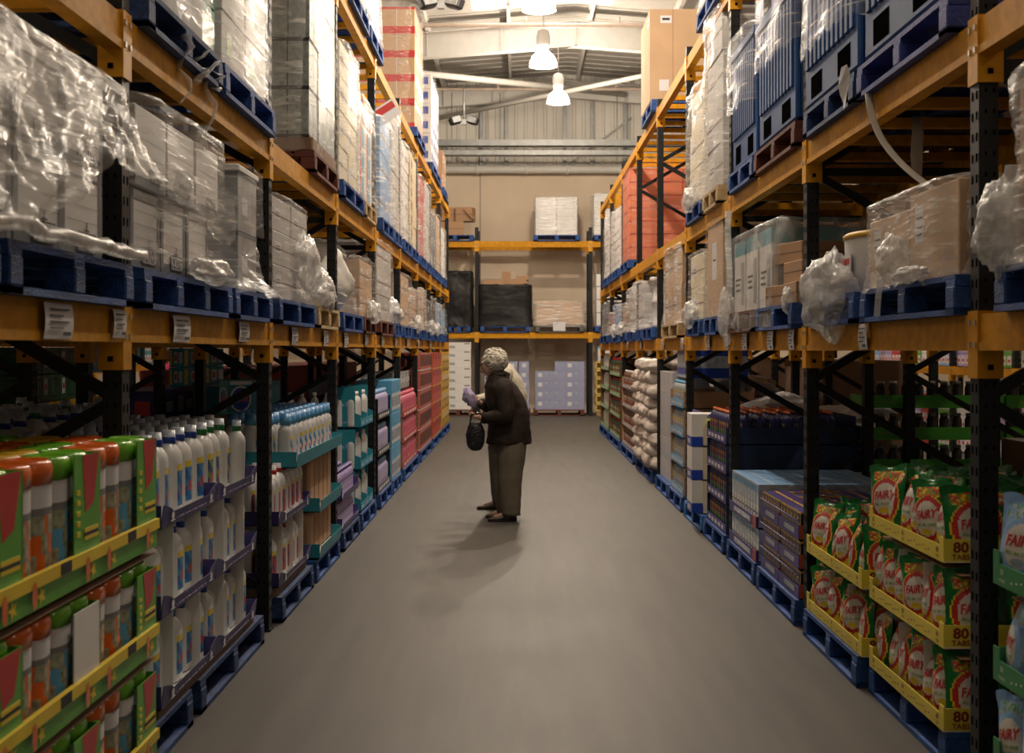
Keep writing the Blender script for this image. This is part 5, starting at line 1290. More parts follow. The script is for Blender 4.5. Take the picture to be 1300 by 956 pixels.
for k in range(4):
    wall_of(-1, 24.9, 27.4, -.02, zt + .36 * k, 4, 1, YELL2 if k != 9 else NAVY, 'yellow_pack', 'yellow pack with blue label, last left bay, tier %s' % ORD[k], 'yellow and blue packs', .34, prt=[(.1, .9, .05, .5, 2), (.2, .8, .1, .45, 0), (.3, .7, .6, .8, 1)])
for yy, nm in ((14.83, 'fifth'), (17.66, 'sixth'), (20.5, 'seventh'), (23.32, 'eighth')):
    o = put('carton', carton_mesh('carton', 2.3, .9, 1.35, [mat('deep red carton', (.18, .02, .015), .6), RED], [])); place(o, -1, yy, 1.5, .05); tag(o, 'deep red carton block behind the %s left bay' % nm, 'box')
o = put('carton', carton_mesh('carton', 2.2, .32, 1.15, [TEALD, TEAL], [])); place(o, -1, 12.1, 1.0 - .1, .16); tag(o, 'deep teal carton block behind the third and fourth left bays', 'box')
# ================================================================ right side, floor
def pouch(green=True):
    """pillow pouch: flat bottom, sealed wavy top, printed front"""
    W, H, B = .215, .285, .055
    def half(v): return W * (.5 if v < .9 else .5 + .02) * (1 - .10 * math.sin(PI * min(1, v * 1.15)) * 0.5)
    def th(u, v):
        e = 1 - abs(2 * u - 1) ** 2.6; f = (math.sin(PI * min(1, (v + .18) / 1.1)) ** .7 if v < .92 else .1 * (1 - v) / .08)
        return B * max(0, e) * max(0, f)
    def fr(u, v, e=0): 
        x = (2 * u - 1) * half(v); cr = .004 * noise.noise(Vector((u * 6, v * 7, 3))) 
        return (x, -th(u, v) - cr * (1 - abs(2 * u - 1)) - e, v * H + .008 * math.sin(u * 9) * (v > .95))
    def bk(u, v):
        x = (2 * u - 1) * half(v); return (x, th(u, v) * .8 + .001, v * H + .008 * math.sin(u * 9) * (v > .95))
    def pm(u, v):
        if v > .93: return 0
        du, dv = (u - .5) / .40, (v - .44) / .33
        r = du * du + dv * dv
        if r < .62: return 3
        if r < 1.0: return 2
        if .76 < v < .90 and abs(u - .5) < .36: return [1, 5, 6, 2][int(4 * (noise.noise(Vector((u * 9, v * 14, 1))) + .5)) % 4]
        if v < .2 and abs(u - .5) < .35: return 1
        if r < 1.15: return 1
        return 0
    m = M(); m.grid(fr, 30, 40, pm); m.grid(bk, 14, 16, 0, True, True)
    def onf(x, y): 
        u = .5 + x / W / 1.0; v = .50 + y / H
        p = fr(u, v, .0022); return p
    text_on(m, 'FAIRY', lambda x, y: onf(x, y + .10 * x), .050, 4, .86, .03, .12)
    text_on(m, 'ALL IN ONE', lambda x, y: onf(x, y - .042), .018, 6, 1.1, .01)
    m.add([fr(.5 + .13 * math.cos(a * PI / 6), .25 + .05 * math.sin(a * PI / 6), .0015) for a in range(12)], [tuple(range(12))], 1)
    edge = GREEND if green else mat('silver blue pouch', (.20, .36, .62), .25, .1, var=.3, vscale=15)
    return m.mesh('tablet_pouch', [edge, YELL if green else SILVER, RED if green else SKYB, mat('pouch white', (.66, .62, .55), .25), mat('pouch red ink', (.55, .02, .03), .3), ORANGE if green else SILVER, GREEN])
PG = pouch(True); PB_ = pouch(False)
YT = mat('yellow tray card', (.74, .60, .06), .45, var=.06)
GT = mat('green tray card', (.03, .22, .07), .45, var=.1)
REDI = mat('dark red ink', (.22, .02, .01), .5)
def pouch_tray(L, D, h, mt, txt1, txt2, ink, name='pouch_tray'):
    m = M(); m.box(-L / 2, L / 2, 0, D, 0, .005, 1)
    n = 20
    def lip(u):
        e = min(u, 1 - u); return h * (1.55 if e < .07 else 1.0)
    for i in range(n):
        a, b = i / n, (i + 1) / n; xa, xb = -L / 2 + L * a, -L / 2 + L * b; H_ = lip((a + b) / 2)
        m.box(xa, xb, -.003, .002, 0, H_, 0)
    for x, s_ in ((-L / 2, -1), (L / 2, 1)):
        m.box(min(x, x - s_ * .004), max(x, x - s_ * .004), 0, D, 0, h * 1.45, 0)
        f = (lambda px, py, e=.0012, x=x, s_=s_: (x + s_ * e, D * .5 + s_ * px, py))
        for q in ((-D / 2 + .064) * s_, .0, (D / 2 - .10) * s_):
            if txt1: text_on(m, txt1, lambda px, py, q=q: f(px + q, py + h * .92), .055, 2, 1.1, .03)
            if txt2: text_on(m, txt2, lambda px, py, q=q: f(px + q, py + h * .34), .028, 2, 1.1, .02)
    for q in (-.43, -.0, .43):
        if txt1:
            text_on(m, txt1, lambda px, py, q=q: (px + q * L, -.0042, py + h * .66), .026, 2, 1, .02)
            text_on(m, txt2, lambda px, py, q=q: (px + q * L, -.0042, py + h * .26), .016, 2, 1, .01)
    for k in range(20):
        x = -L * .36 + L * .72 * k / 20
        if abs(x) > .06: m.box(x, x + .012, -.0042, -.003, h * .3 + .006 * (k % 3), h * .38 + .006 * (k % 3), 2)
    return m.mesh(name, [mt, WCARD, ink])
def pouch_stack(side, y0, y1, zs, D, traym, pm, n, rows, colname, where, dep, inner=True, hh=.27, sc=1.0, tops=True):
    L = y1 - y0
    for k, z in enumerate(zs):
        o = put('display_tray', traym); place(o, side, (y0 + y1) / 2, dep, z)
        tag(o, '%s pouch tray, %s tier of %s' % (colname, NROW[k] if k < len(zs) - 1 else 'top', where), 'display tray', colname + ' pouch trays')
        if k < len(zs) - 1:
            for q in (.33, .66):
                m = M().box(-.003, .003, .03, D * .8, 0, hh).box(-.05, .05, .12, .124, 0, hh); o = m.build('card_divider', WCARD); place(o, side, y0 + L * q, dep, z + .006)
                tag(o, 'white card divider, %s of %s tier in %s' % (['near', 'far'][q > .5], NROW[k], where), 'divider', 'card dividers')
            o = M().box(-L / 2, L / 2, .06, D, 0, .004).build('card_sheet', CARD); place(o, side, (y0 + y1) / 2, dep, z + hh + .008); tag(o, 'card sheet above the %s tier of %s' % (NROW[k], where), 'card sheet')
        top = k == len(zs) - 1
        for i in range(n):
            for j in range(rows + (2 if top else 0)):
                o = put('tablet_pouch', pm); a = R.uniform(-.30, .75); tl = R.uniform(-.16, .16)
                place(o, side, y0 + .14 + (L - .22) * i / (n - 1) + R.uniform(-.01, .01), dep + .07 + .13 * j, z + .01, a - (.0 if i else .0))
                o.rotation_euler[0] = R.uniform(-.18, .02) ; o.rotation_euler[1] = tl
                s_ = sc * R.uniform(.95, 1.03); o.scale = (s_, s_, s_ * (1.0 if top else .97))
                tag(o, 'tablet pouch, %s tier of %s, row %s back, %s along' % (NROW[k] if not top else 'top', where, ORD[j], ORD[i]), 'pouch', ('green' if pm is PG else 'blue') + ' tablet pouches')
        # pouches turned to the open end facing the camera
        for j in range(4):
            o = put('tablet_pouch', pm); place(o, side, y0 + .055, dep + .13 + .23 * j, z + .01, (PI / 2 if side > 0 else -PI / 2) + R.uniform(-.3, .1)); o.rotation_euler[1] = R.uniform(-.1, .1)
            o.scale = (sc, sc, sc)
            tag(o, 'tablet pouch facing the near end, %s tier of %s, %s inward' % (NROW[k] if not top else 'top', where, ORD[j]), 'pouch', ('green' if pm is PG else 'blue') + ' tablet pouches')
yt = pouch_tray(1.10, .95, .062, YT, '80', 'TABS', REDI)
pouch_stack(1, 5.20, 6.30, (.135, .455, .785), .95, yt, PG, 6, 2, 'yellow', 'the nearer green pouch stack', -.005)
add_pallet(1, 0, 5.2, 6.35, PBLUE, 'blue', 'the nearer stack of green pouches', simple=False, dep=-.0)
yt2 = pouch_tray(1.22, .95, .062, YT, '80', 'TABS', REDI)
pouch_stack(1, 6.38, 7.60, (.155, .475), .95, yt2, PG, 6, 2, 'yellow', 'the farther green pouch stack', -.02)
add_pallet(1, 0, 6.42, 7.62, PBLUE, 'blue', 'the farther stack of green pouches', simple=False)
gt = pouch_tray(1.2, .95, .075, GT, '50', 'POWER', PAPER)
pouch_stack(1, 3.47, 4.67, (.155, .47, .80), .95, gt, PB_, 6, 2, 'green', 'the blue pouch stack', .0)
add_pallet(1, 0, 3.47, 4.7, PBLUE, 'blue', 'the stack of blue pouches', simple=False, dep=.0)
# ---- third right bay: dark purple tablet boxes and blue salt boxes
pbm = carton_mesh('tablet_box', .095, .16, .155, [mat('violet box print', (.05, .035, .20), .35, var=.2), YELL2, BLACK, GREY, PURP, RED], [(0, 1, 0, 1, 2), (.0, .07, 0, 1, 1), (.93, 1, 0, 1, 1), (0, 1, .94, 1, 1), (.2, .8, .25, .6, 3), (.3, .6, .35, .85, 4), (.1, .5, .7, .8, 1)], [(0, 1, 0, 1, 2), (0, 1, .94, 1, 1), (.1, .9, .15, .6, 5), (.3, .7, .65, .85, 3)], [(0, 1, .45, .55, 1)])
zt = add_pallet(1, 0, 7.86, 9.12, PBLUE, 'blue', 'the dark violet tablet boxes', simple=False)
for k in range(3):
    z = zt + .003 + .172 * k
    for t in range(2):
        m = M(); L = .60; m.box(-L / 2, L / 2, 0, .7, 0, .004, 0); m.box(-L / 2, L / 2, -.003, .001, 0, .07, 0); m.box(L / 2 - .003, L / 2, 0, .7, 0, .085, 1); m.box(-L / 2, -L / 2 + .003, 0, .7, 0, .07, 0)
        m.box(-L * .2, L * .3, -.0045, -.003, .025, .055, 2)
        o = m.build('display_tray', [PURP, mat('salmon card', (.45, .08, .04), .5), GREY]); place(o, 1, 8.17 + .62 * t, -.01, z); tag(o, 'purple tray of tablet boxes, %s tier, %s stack, third right bay' % (TIER[k], ['nearer', 'farther'][t]), 'display tray', 'tablet box trays')
        for i in range(6):
            for j in range(4 if k == 2 else 1):
                o = put('tablet_box', pbm); place(o, 1, 7.92 + .62 * t + .0985 * i, .002 + .165 * j, z + .005 + (.01 if (i * j) % 3 == 1 else 0), R.uniform(-.02, .02))
                tag(o, 'violet tablet box, %s tier, %s stack, row %s back, %s along' % (TIER[k], ['nearer', 'farther'][t], ORD[j], ORD[i]), 'box', 'violet tablet boxes')
for q in range(3):
    film_strip([(FR - .014, 7.88, zt + .14 + .16 * q), (FR - .014, 9.1, zt + .14 + .16 * q)], .006, 'thin purple strap, %s up, round the violet tablet boxes' % ORD[q], mt=PURP, flat=.4)
slb = carton_mesh('salt_box', .105, .22, .30, [SKYB, WCARD, SILVER, INK, LBLUE], [(0, 1, 0, 1, 2), (.1, .9, .1, .5, 1), (.1, .9, .8, .95, 4), (.2, .8, .3, .34, 3)], [(0, 1, 0, 1, 2), (.2, .8, .2, .6, 1)], [(0, 1, .48, .52, 1)])
zt = add_pallet(1, 0, 9.22, 10.42, PBLUE, 'blue', 'the pale blue boxes', simple=False)
for k in range(2):
    z = zt + .003 + .312 * k * .62
    z = zt + .003 + .23 * k
    m = M(); L = 1.16; m.box(-L / 2, L / 2, 0, .9, 0, .004, 0); m.box(-L / 2, L / 2, -.004, .0, 0, .075, 0); m.box(L / 2 - .003, L / 2, 0, .9, 0, .08, 0); m.box(L / 2 - .12, L / 2, -.006, -.004, 0, .08, 1); m.box(-L * .3, L * .3, -.0055, -.004, .02, .055, 2)
    o = m.build('display_tray', [PURP, MATS['salmon card'], SILVER]); place(o, 1, 9.82, -.015, z); tag(o, 'purple tray of pale blue boxes, %s tier, third right bay' % ['lower', 'upper'][k], 'display tray', 'blue box trays')
    for i in range(10):
        for j in range(4 if k else 1):
            o = put('salt_box', slb); o.scale = (1, 1, .72 if k == 0 else .98); place(o, 1, 9.29 + .116 * i, .0 + .225 * j, z + .006, R.uniform(-.02, .02))
            tag(o, 'pale blue box, %s tier, row %s back, %s along' % (['lower', 'upper'][k], ORD[j], ORD[i]), 'box', 'pale blue boxes')
# deep rows: navy tubs with orange caps, dark behind
NAVYD = mat('navy blue card', (.012, .035, .10), .5, var=.3)
GTR = mat('bright green tray', (.10, .50, .05), .45)
JAR = mat('dark jar glass', (.05, .05, .045), .12, var=.4)
JP = bottle_proto('jar', M().lathe([(.036, 0), (.038, .01), (.038, .15), (.028, .17), (.028, .18)], 16).mesh('jar', JAR), M().lathe([(.031, .175), (.031, .20), (.0, .202)], 16).mesh('jar_lid', GREY))
for k in range(5):
    z = .15 + .25 * k
    for t in range(2):
        m = M(); m.box(-.55, .55, 0, .42, 0, .005, 0); m.box(-.55, .55, -.002, .002, 0, .10, 0); m.box(-.55, -.546, 0, .42, 0, .10, 0); m.box(.546, .55, 0, .42, 0, .1, 0); m.box(-.5, -.2, -.003, -.002, .04, .06, 1); m.box(.3, .42, -.003, -.002, .03, .08, 1)
        o = m.build('green_tray', [GTR, LIME]); o.location = (3.05 + .43 * t, 10.2, z); o.rotation_euler = (0, 0, PI if False else 0)
        o.location = (3.25 + 1.12 * t, 10.6, z); tag(o, 'bright green tray of dark jars, %s layer, %s column, behind right rack' % (NROW[k], ['left', 'right'][t]), 'display tray', 'green jar trays')
        for i in range(11):
            o = JP.get(); o.location = (3.25 + 1.12 * t - .5 + .1 * i, 10.66, z + .008); tag(o, 'dark jar, %s layer, %s green column, %s from left' % (NROW[k], ['left', 'right'][t], ORD[i]), 'jar', 'dark jars')
p = pallet(1.2, PBROWN, True); p.location = (3.8, 10.6, .0); tag(p, 'red-brown pallet under the bright green jar trays', 'pallet', 'pallets')
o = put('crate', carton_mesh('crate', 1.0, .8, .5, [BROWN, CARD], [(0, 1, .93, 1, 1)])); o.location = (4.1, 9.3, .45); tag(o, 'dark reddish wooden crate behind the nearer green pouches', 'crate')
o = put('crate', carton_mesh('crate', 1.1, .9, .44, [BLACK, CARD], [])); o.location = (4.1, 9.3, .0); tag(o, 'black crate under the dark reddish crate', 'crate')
# ---- fourth right bay
ORB = bottle_proto('drink_bottle', bottle_mesh(mat('label orange', (.55, .16, .03), .35), NAVY, GREEN, h=.24, w=.042, d=.042, name='drink_bottle', body=NAVY, top=YELL2), cap_mesh(mat('copper cap', (.35, .10, .04), .35), ORANGE, r=.018, h=.03, z=.235))
YGB = bottle_proto('squeeze_bottle', bottle_mesh(YELL2, WCARD, GREEN, h=.24, w=.045, d=.035, name='squeeze_bottle', body=mat('yellow green liquid', (.55, .52, .12), .2), top=YELL), cap_mesh(LILAC, PURP, r=.016, h=.035, z=.235))
zt = add_pallet(1, 0, 10.6, 11.75, PBLUE, 'blue', 'the purple trays of orange-labelled bottles')
shelfcase(1, 10.62, 11.7, 4, .235, PURP, 'd', ORB, 10, 8, 'purple tray of orange-labelled bottles, fourth right bay', 'bottle', 'orange-labelled bottle, fourth right bay', 'orange-labelled bottles', zt, back=NAVYD, D=1.02, rowsf=lambda k: 8 if k == 3 else 1, scale=.95)
zt = add_pallet(1, 0, 11.85, 13.1, mat('bright blue pallet', (.03, .14, .42), .6, var=.3), 'bright blue', 'the yellow-green bottles and white cartons')
shelfcase(1, 11.95, 13.1, 3, .30, PURP, 'd', YGB, 9, 1, 'purple tray of yellow-green bottles, fourth right bay', 'bottle', 'yellow-green bottle, fourth right bay', 'yellow-green bottles', zt, back=CREAM)
for k in range(3):
    o = put('display_carton', carton_mesh('display_carton', .34, .4, .29, [WCARD, BLUE, PAPER], [(0, 1, 0, .3, 1), (.2, .7, .08, .22, 2)], [(0, 1, 0, .3, 1), (.3, .7, .08, .22, 2)])); place(o, 1, 12.2, -.10, zt + .005 + .295 * k); tag(o, 'white display carton with blue band, %s tier, fourth right bay' % TIER[k], 'box', 'white cartons with blue bands')
# ---- fifth right bay: blue trays, then clear multipacks
zt = add_pallet(1, 0, 13.35, 14.5, PBLUE, 'blue', 'the bright blue trays')
SILB = bottle_proto('silver_can', bottle_mesh(mat('tan label', (.4, .22, .1), .4), WCARD, LBLUE, h=.24, w=.042, d=.04, name='silver_can', body=GREY), cap_mesh(LBLUE, LBLUE, r=.02, h=.03, z=.23))
shelfcase(1, 13.35, 14.5, 4, .29, LBLUE, 'd', SILB, 9, 1, 'bright blue tray, fifth right bay', 'bottle', 'tan-labelled bottle, fifth right bay', 'tan-labelled bottles', zt, back=CARD)
zt = add_pallet(1, 0, 14.6, 15.85, PBLUE, 'blue', 'the clear wrapped white multipacks')
wall_of(1, 14.6, 15.85, .02, zt, 3, 5, mat('milky multipack', (.52, .52, .56), .3, var=.15), 'multipack', 'milky white multipack, fifth right bay', 'milky multipacks', .24, prt=[(.2, .8, .2, .5, 0)])
o = put('multipack', carton_mesh('multipack', .9, .6, .34, [SILVER, BLUE, WCARD], [(0, 1, .7, 1, 1), (.05, .95, .1, .3, 1)], [(0, 1, .65, 1, 1), (0, 1, 0, .3, 1)])); place(o, 1, 13.95, .05, zt + 1.17); tag(o, 'silver multipack with blue bands on top of the blue trays', 'pack')
# big soft bales on top, third to fifth bays
for k, (y, d_, z) in enumerate(((13.2, .9, 1.0), (14.4, .8, 1.18), (15.4, .7, 1.2), (12.2, 1.35, .95))):
    film_clump(1, y, d_, z, .3, 210 + k, 'soft white plastic bale, %s from the camera, in the right racking' % ORD[(k + 1) % 4], sx=1.9, sy=1.1, sz=.55, mt=mat('white bale plastic', (.50, .47, .46), .35, var=.15))
for k in range(2):
    o = put('blue_pack', carton_mesh('blue_pack', 1.3, .8, .4, [NAVY, WCARD, SKYB], [(.1, .9, .6, .8, 1)], [(.1, .9, .3, .5, 1)])); place(o, 1, 12.9 + 1.4 * k, .85, .3); tag(o, 'navy pack with white band behind the %s right bay bottles' % ['fourth', 'fifth'][k], 'pack')
# ---- sixth right bay: pillowy white sacks
SACK = mat('white sack plastic', (.60, .53, .47), .38, var=.12, bump=.2, bscale=12)
def sack_me(seed):
    m = M(); sd = Vector((seed, 0, seed * 2))
    def fn(u, v):
        a = 2 * PI * u; b = PI * (v - .5); p = 2.6
        c, s_ = math.cos(a), math.sin(a); r = (abs(c) ** p + abs(s_) ** p) ** (-1 / p)
        cb = math.cos(b) ** .6 if math.cos(b) > 0 else 0
        q = Vector((c * r * cb, s_ * r * cb, math.sin(b)))
        k = 1 + .12 * noise.noise(q * 2.2 + sd) + .05 * noise.noise(q * 7 + sd)
        return (q.x * .235 * k, q.y * .25 * k, q.z * .098 * k)
    m.grid(fn, 30, 14); return m.mesh('sack', SACK)
SK = [sack_me(s_) for s_ in (1, 2, 3)]
zt = add_pallet(1, 0, 16.3, 18.5, PBLUE, 'blue', 'the wall of pillowy white sacks')
for k in range(9):
    for i in range(6):
        if k == 8 and i > 4: continue
        o = put('sack', SK[(k * 5 + i * 3) % 3]); place(o, 1, 16.35 + .39 * i + (.1 if k % 2 else -.05) + R.uniform(-.03, .03), .17 + R.uniform(-.03, .03), zt + .09 + .146 * k, R.uniform(-.15, .15))
        o.rotation_euler[0] = R.uniform(-.08, .08); o.rotation_euler[1] = R.uniform(-.08, .08)
        tag(o, 'pillowy white sack, %s layer, %s from the camera' % (NROW[k], ORD[i]), 'sack', 'white sacks')
o = put('carton', carton_mesh('carton', 2.3, .6, 1.3, [GCARD, PAPER], [])); place(o, 1, 17.4, .52, .16); tag(o, 'grey block supporting the wall of white sacks from behind', 'box')
JP2 = bottle_proto('brown_bottle', bottle_mesh(WCARD, BROWN, RED, h=.24, w=.04, d=.04, name='brown_bottle', body=BROWN, top=WCARD), cap_mesh(WHITE, WHITE, r=.016, h=.03, z=.235))
zt = add_pallet(1, 0, 18.95, 21.3, PBLUE, 'blue', 'the grey trays of brown bottles')
shelfcase(1, 18.95, 21.3, 4, .29, mat('grey brown tray', (.30, .24, .24), .5), 'd', JP2, 14, 1, 'grey tray of brown bottles, seventh right bay', 'bottle', 'brown bottle, seventh right bay', 'brown bottles', zt, back=CARD)
GWP = bottle_proto('milk_carton', M().cbox(-.06, .06, 0, .1, 0, .26, .012).mesh('milk_carton', [PAPER]), M().cbox(-.045, .045, .02, .08, .26, .3, .01).mesh('cap', [WHITE]))
zt = add_pallet(1, 0, 21.7, 24.1, PBLUE, 'blue', 'the green trays of red-topped packs')
shelfcase(1, 21.7, 24.1, 4, .34, GREEN, 'd', bottle_proto('red_topped_bottle', bottle_mesh(GREEN, WCARD, RED, h=.26, w=.05, d=.05, name='red_topped_bottle', body=GDARK, top=RED), cap_mesh(RED, RED)), 12, 1, 'green tray of red-topped bottles, eighth right bay', 'bottle', 'red-topped bottle, eighth right bay', 'red-topped bottles', zt, back=BROWN)
zt = add_pallet(1, 0, 24.4, 26.8, PBLUE, 'blue', 'the green trays of white cartons')
shelfcase(1, 24.4, 26.8, 4, .36, GREEN, 'd', GWP, 14, 1, 'green tray of white cartons, last right bay', 'carton', 'white drink carton, last right bay', 'white drink cartons', zt, back=BROWN)
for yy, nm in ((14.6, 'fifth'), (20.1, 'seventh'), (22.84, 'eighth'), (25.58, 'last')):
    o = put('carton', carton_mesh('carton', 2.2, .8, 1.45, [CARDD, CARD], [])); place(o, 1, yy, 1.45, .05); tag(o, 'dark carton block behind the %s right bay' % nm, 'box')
for i in range(9):
    for j in range(2):
        o = JP.get(); place(o, 1, 14.2 + .16 * i, 1.5 + .15 * j, 1.52); o.scale = (1.4, 1.4, 1.3)
        tag(o, 'clear dark jar on the high block, row %s, %s along' % (ORD[j], ORD[i]), 'jar', 'jars on the block behind the fifth bay')
# ================================================================ people
SKIN = mat('skin', (.52, .30, .21), .55, var=.08)
def skin_body(name, pts, edges, mt, loc):
    me = bpy.data.meshes.new(name); me.from_pydata([p[:3] for p in pts], edges, [])
    o = bpy.data.objects.new(name, me); COL.objects.link(o)
    o.modifiers.new('s', 'SKIN').use_smooth_shade = True
    lay = me.skin_vertices[0].data if me.skin_vertices else None
    if lay is None:
        bpy.context.view_layer.objects.active = o
    lay = me.skin_vertices[0].data
    for i, p in enumerate(pts):
        lay[i].radius = (p[3], p[3] if len(p) < 5 else p[4]); lay[i].use_root = (i == 0)
    o.modifiers.new('u', 'SUBSURF').levels = 1; o.modifiers['u'].render_levels = 1
    dg = bpy.context.evaluated_depsgraph_get(); nm = bpy.data.meshes.new_from_object(o.evaluated_get(dg))
    bpy.data.objects.remove(o)
    nm.materials.clear(); nm.materials.append(mt)
    for p in nm.polygons: p.use_smooth = True
    return nm
def figure(loc, J, name='person', skin=SKIN):
    """J: dict of joints; returns the body object"""
    pts = []; ed = []
    def P(p, r, par=None, r2=None):
        pts.append((p[0], p[1], p[2], r, r2 or r)); i = len(pts) - 1
        if par is not None: ed.append((par, i))
        return i
    L = lambda a, b, t: tuple(a[k] + (b[k] - a[k]) * t for k in range(3))
    pel = P(J['pelvis'], .10); wa = P(J['waist'], .105, pel); ch = P(J['chest'], .12, wa); ub = P(J['upper'], .085, ch)
    nk = P(J['neck'], .045, ub); hb = P(J['jaw'], .055, nk); hc = P(J['head'], .078, hb); P(J['crown'], .058, hc)
    for s in ('n', 'f'):
        hp = P(J['hip_' + s], .078, pel); kn = P(J['knee_' + s], .055, hp); P(L(J['hip_' + s], J['knee_' + s], .5), .07) if False else None
        an = P(J['ankle_' + s], .035, kn); P(J['toe_' + s], .026, an)
        sh = P(J['shoulder_' + s], .052, ub); el = P(J['elbow_' + s], .037, sh); wr = P(J['wrist_' + s], .024, el)
        w = Vector(J['wrist_' + s]); d = (Vector(J['hand_' + s]) - w); d.normalize()
        sd = d.cross(Vector((0, 0, 1))).normalized(); up = sd.cross(d)
        pa = P(tuple(w + d * .05), .026, wr, .016); kn_ = P(tuple(w + d * .075), .028, pa, .015)
        for q, ln in enumerate((.062, .072, .068, .052)):
            o_ = up * (.024 - .016 * q)
            b = w + d * .085 + o_
            f1 = P(tuple(b), .0085, kn_); f2 = P(tuple(b + d * ln * .5 + sd * .006 * (1)), .008, f1); P(tuple(b + d * ln * .8 + sd * (.03) - up * .0), .0068, f2)
        t1 = P(tuple(w + d * .035 + up * .03 + sd * .012), .010, pa); P(tuple(w + d * .075 + up * .042 + sd * .03), .008, t1)
    me = skin_body('body', pts, ed, skin, loc)
    o = put(name, me, None, loc)
    # face: nose, ear, brow as small bumps joined to the head
    h = Vector(J['head']); f = Vector(J['face']).normalized()
    up = Vector((0, 0, 1)); up = (up - f * up.dot(f)).normalized(); sd = f.cross(up)
    m = M()
    def ell(c, rx, ry, rz, mi=0):
        m.grid(lambda u, v: tuple(c + sd * (rx * math.cos(2 * PI * u) * math.sin(PI * v)) + f * (ry * math.sin(2 * PI * u) * math.sin(PI * v)) + up * (rz * math.cos(PI * v))), 14, 10, mi)
    ell(h + f * .03 - up * .02, .062, .065, .088)
    ell(h + f * .098 - up * .022, .012, .018, .022); ell(h + f * .086 - up * .064, .02, .012, .009, 1); ell(h + f * .076 - up * .098, .024, .022, .016)
    for s in (-1, 1):
        ell(h + sd * (.075 * s) - f * .0 - up * .02, .01, .018, .028)
        ell(h + sd * (.028 * s) + f * .088 + up * .008, .011, .006, .007, 2); ell(h + sd * (.028 * s) + f * .09 + up * .026, .018, .006, .004, 2)
    m.build('face', [skin, mat('lips', (.35, .12, .10), .5), mat('eyes', (.05, .035, .03), .3)], o)
    return o
def ringpath(secs, n=28, nz=0.0, seed=1, quilt=0.0):
    m = M(); rs = []
    # interpolate sections
    fine = []
    for a, b in zip(secs, secs[1:]):
        for q in range(4):
            t = q / 4; fine.append([a[k] + (b[k] - a[k]) * t for k in range(5)])
    fine.append(secs[-1])
    for cx, cy, z, rx, ry in fine:
        rr = []
        for i in range(n):
            t = 2 * PI * i / n
            k = 1 + nz * noise.noise(Vector((math.cos(t) * 2.4, math.sin(t) * 2.4, z * 7 + seed))) + quilt * math.sin(z * 70)
            rr.append((cx + rx * k * math.cos(t), cy + ry * k * math.sin(t), z))
        rs.append(rr)
    m.rings(rs, 0, cap=True); return m
def cloth_tube(pts, rads, nz=.05, seed=1, n=16, sub=5):
    P_ = []; R_ = []
    for k in range(len(pts) - 1):
        for q in range(sub):
            t = q / sub; P_.append([pts[k][i] + (pts[k + 1][i] - pts[k][i]) * t for i in range(3)]); R_.append((rads[k] + (rads[k + 1] - rads[k]) * t))
    P_.append(pts[-1]); R_.append(rads[-1])
    R_ = [r * (1 + nz * math.sin(i * 1.9 + seed) * .6 + nz * noise.noise(Vector((i * .8, seed, 0)))) for i, r in enumerate(R_)]
    m = M(); m.tube(P_, R_, n); return m
def hair(parent, c, r, mt, seed, sz=1.0, sx=1.0, name='hair'):
    m = M(); c = Vector(c)
    def fn(u, v):
        a = 2 * PI * u; b = PI * (v - .5); q = Vector((math.cos(a) * math.cos(b), math.sin(a) * math.cos(b), math.sin(b)))
        k = 1 + .16 * noise.noise(q * 2.2 + Vector((seed, 0, 0))) + .22 * abs(noise.noise(q * 5 + Vector((seed, 2, 0)))) + .10 * noise.noise(q * 12 + Vector((0, seed, 0)))
        return (c.x + q.x * r * sx * k, c.y + q.y * r * k, c.z + q.z * r * sz * k)
    m.grid(fn, 50, 34)
    if name == 'hair':
        rr = random.Random(seed)
        for q in range(150):
            a = rr.uniform(0, 2 * PI); b = math.asin(rr.uniform(-.85, 1)); d = Vector((math.cos(a) * math.cos(b), math.sin(a) * math.cos(b), math.sin(b)))
            if d.x < -.55 and d.z < .25: continue
            o_ = Vector((c.x + d.x * r * sx, c.y + d.y * r, c.z + d.z * r * sz)); s_ = r * rr.uniform(.14, .26); ax = Vector((rr.uniform(-1, 1), rr.uniform(-1, 1), rr.uniform(-1, 1))).normalized()
            t1 = d.cross(ax).normalized()
            m.tube([tuple(o_ + t1 * (s_ * math.cos(w_)) + d * (s_ * .5 * math.sin(w_))) for w_ in (0, 1.0, 2.0, 3.0, 4.0)], [s_ * .2, s_ * .34, s_ * .36, s_ * .3, s_ * .15], 6)
    return m.build(name, mt, parent)
COAT = mat('dark brown quilted coat', (.030, .020, .016), .8, spec=.25, var=.3, vscale=14, bump=.5, bscale=14)
TROU = mat('olive grey trousers', (.16, .135, .095), .8, var=.12, vscale=10)
JEAN = mat('blue grey jeans', (.13, .15, .165), .8, var=.25, vscale=12)
HAIRW = mat('white grey hair', (.60, .55, .46), .8, var=.15, vscale=25, bump=.4, bscale=90)
CREAMW = mat('cream fleece', (.66, .60, .47), .9, var=.12, vscale=25, bump=.5, bscale=50)
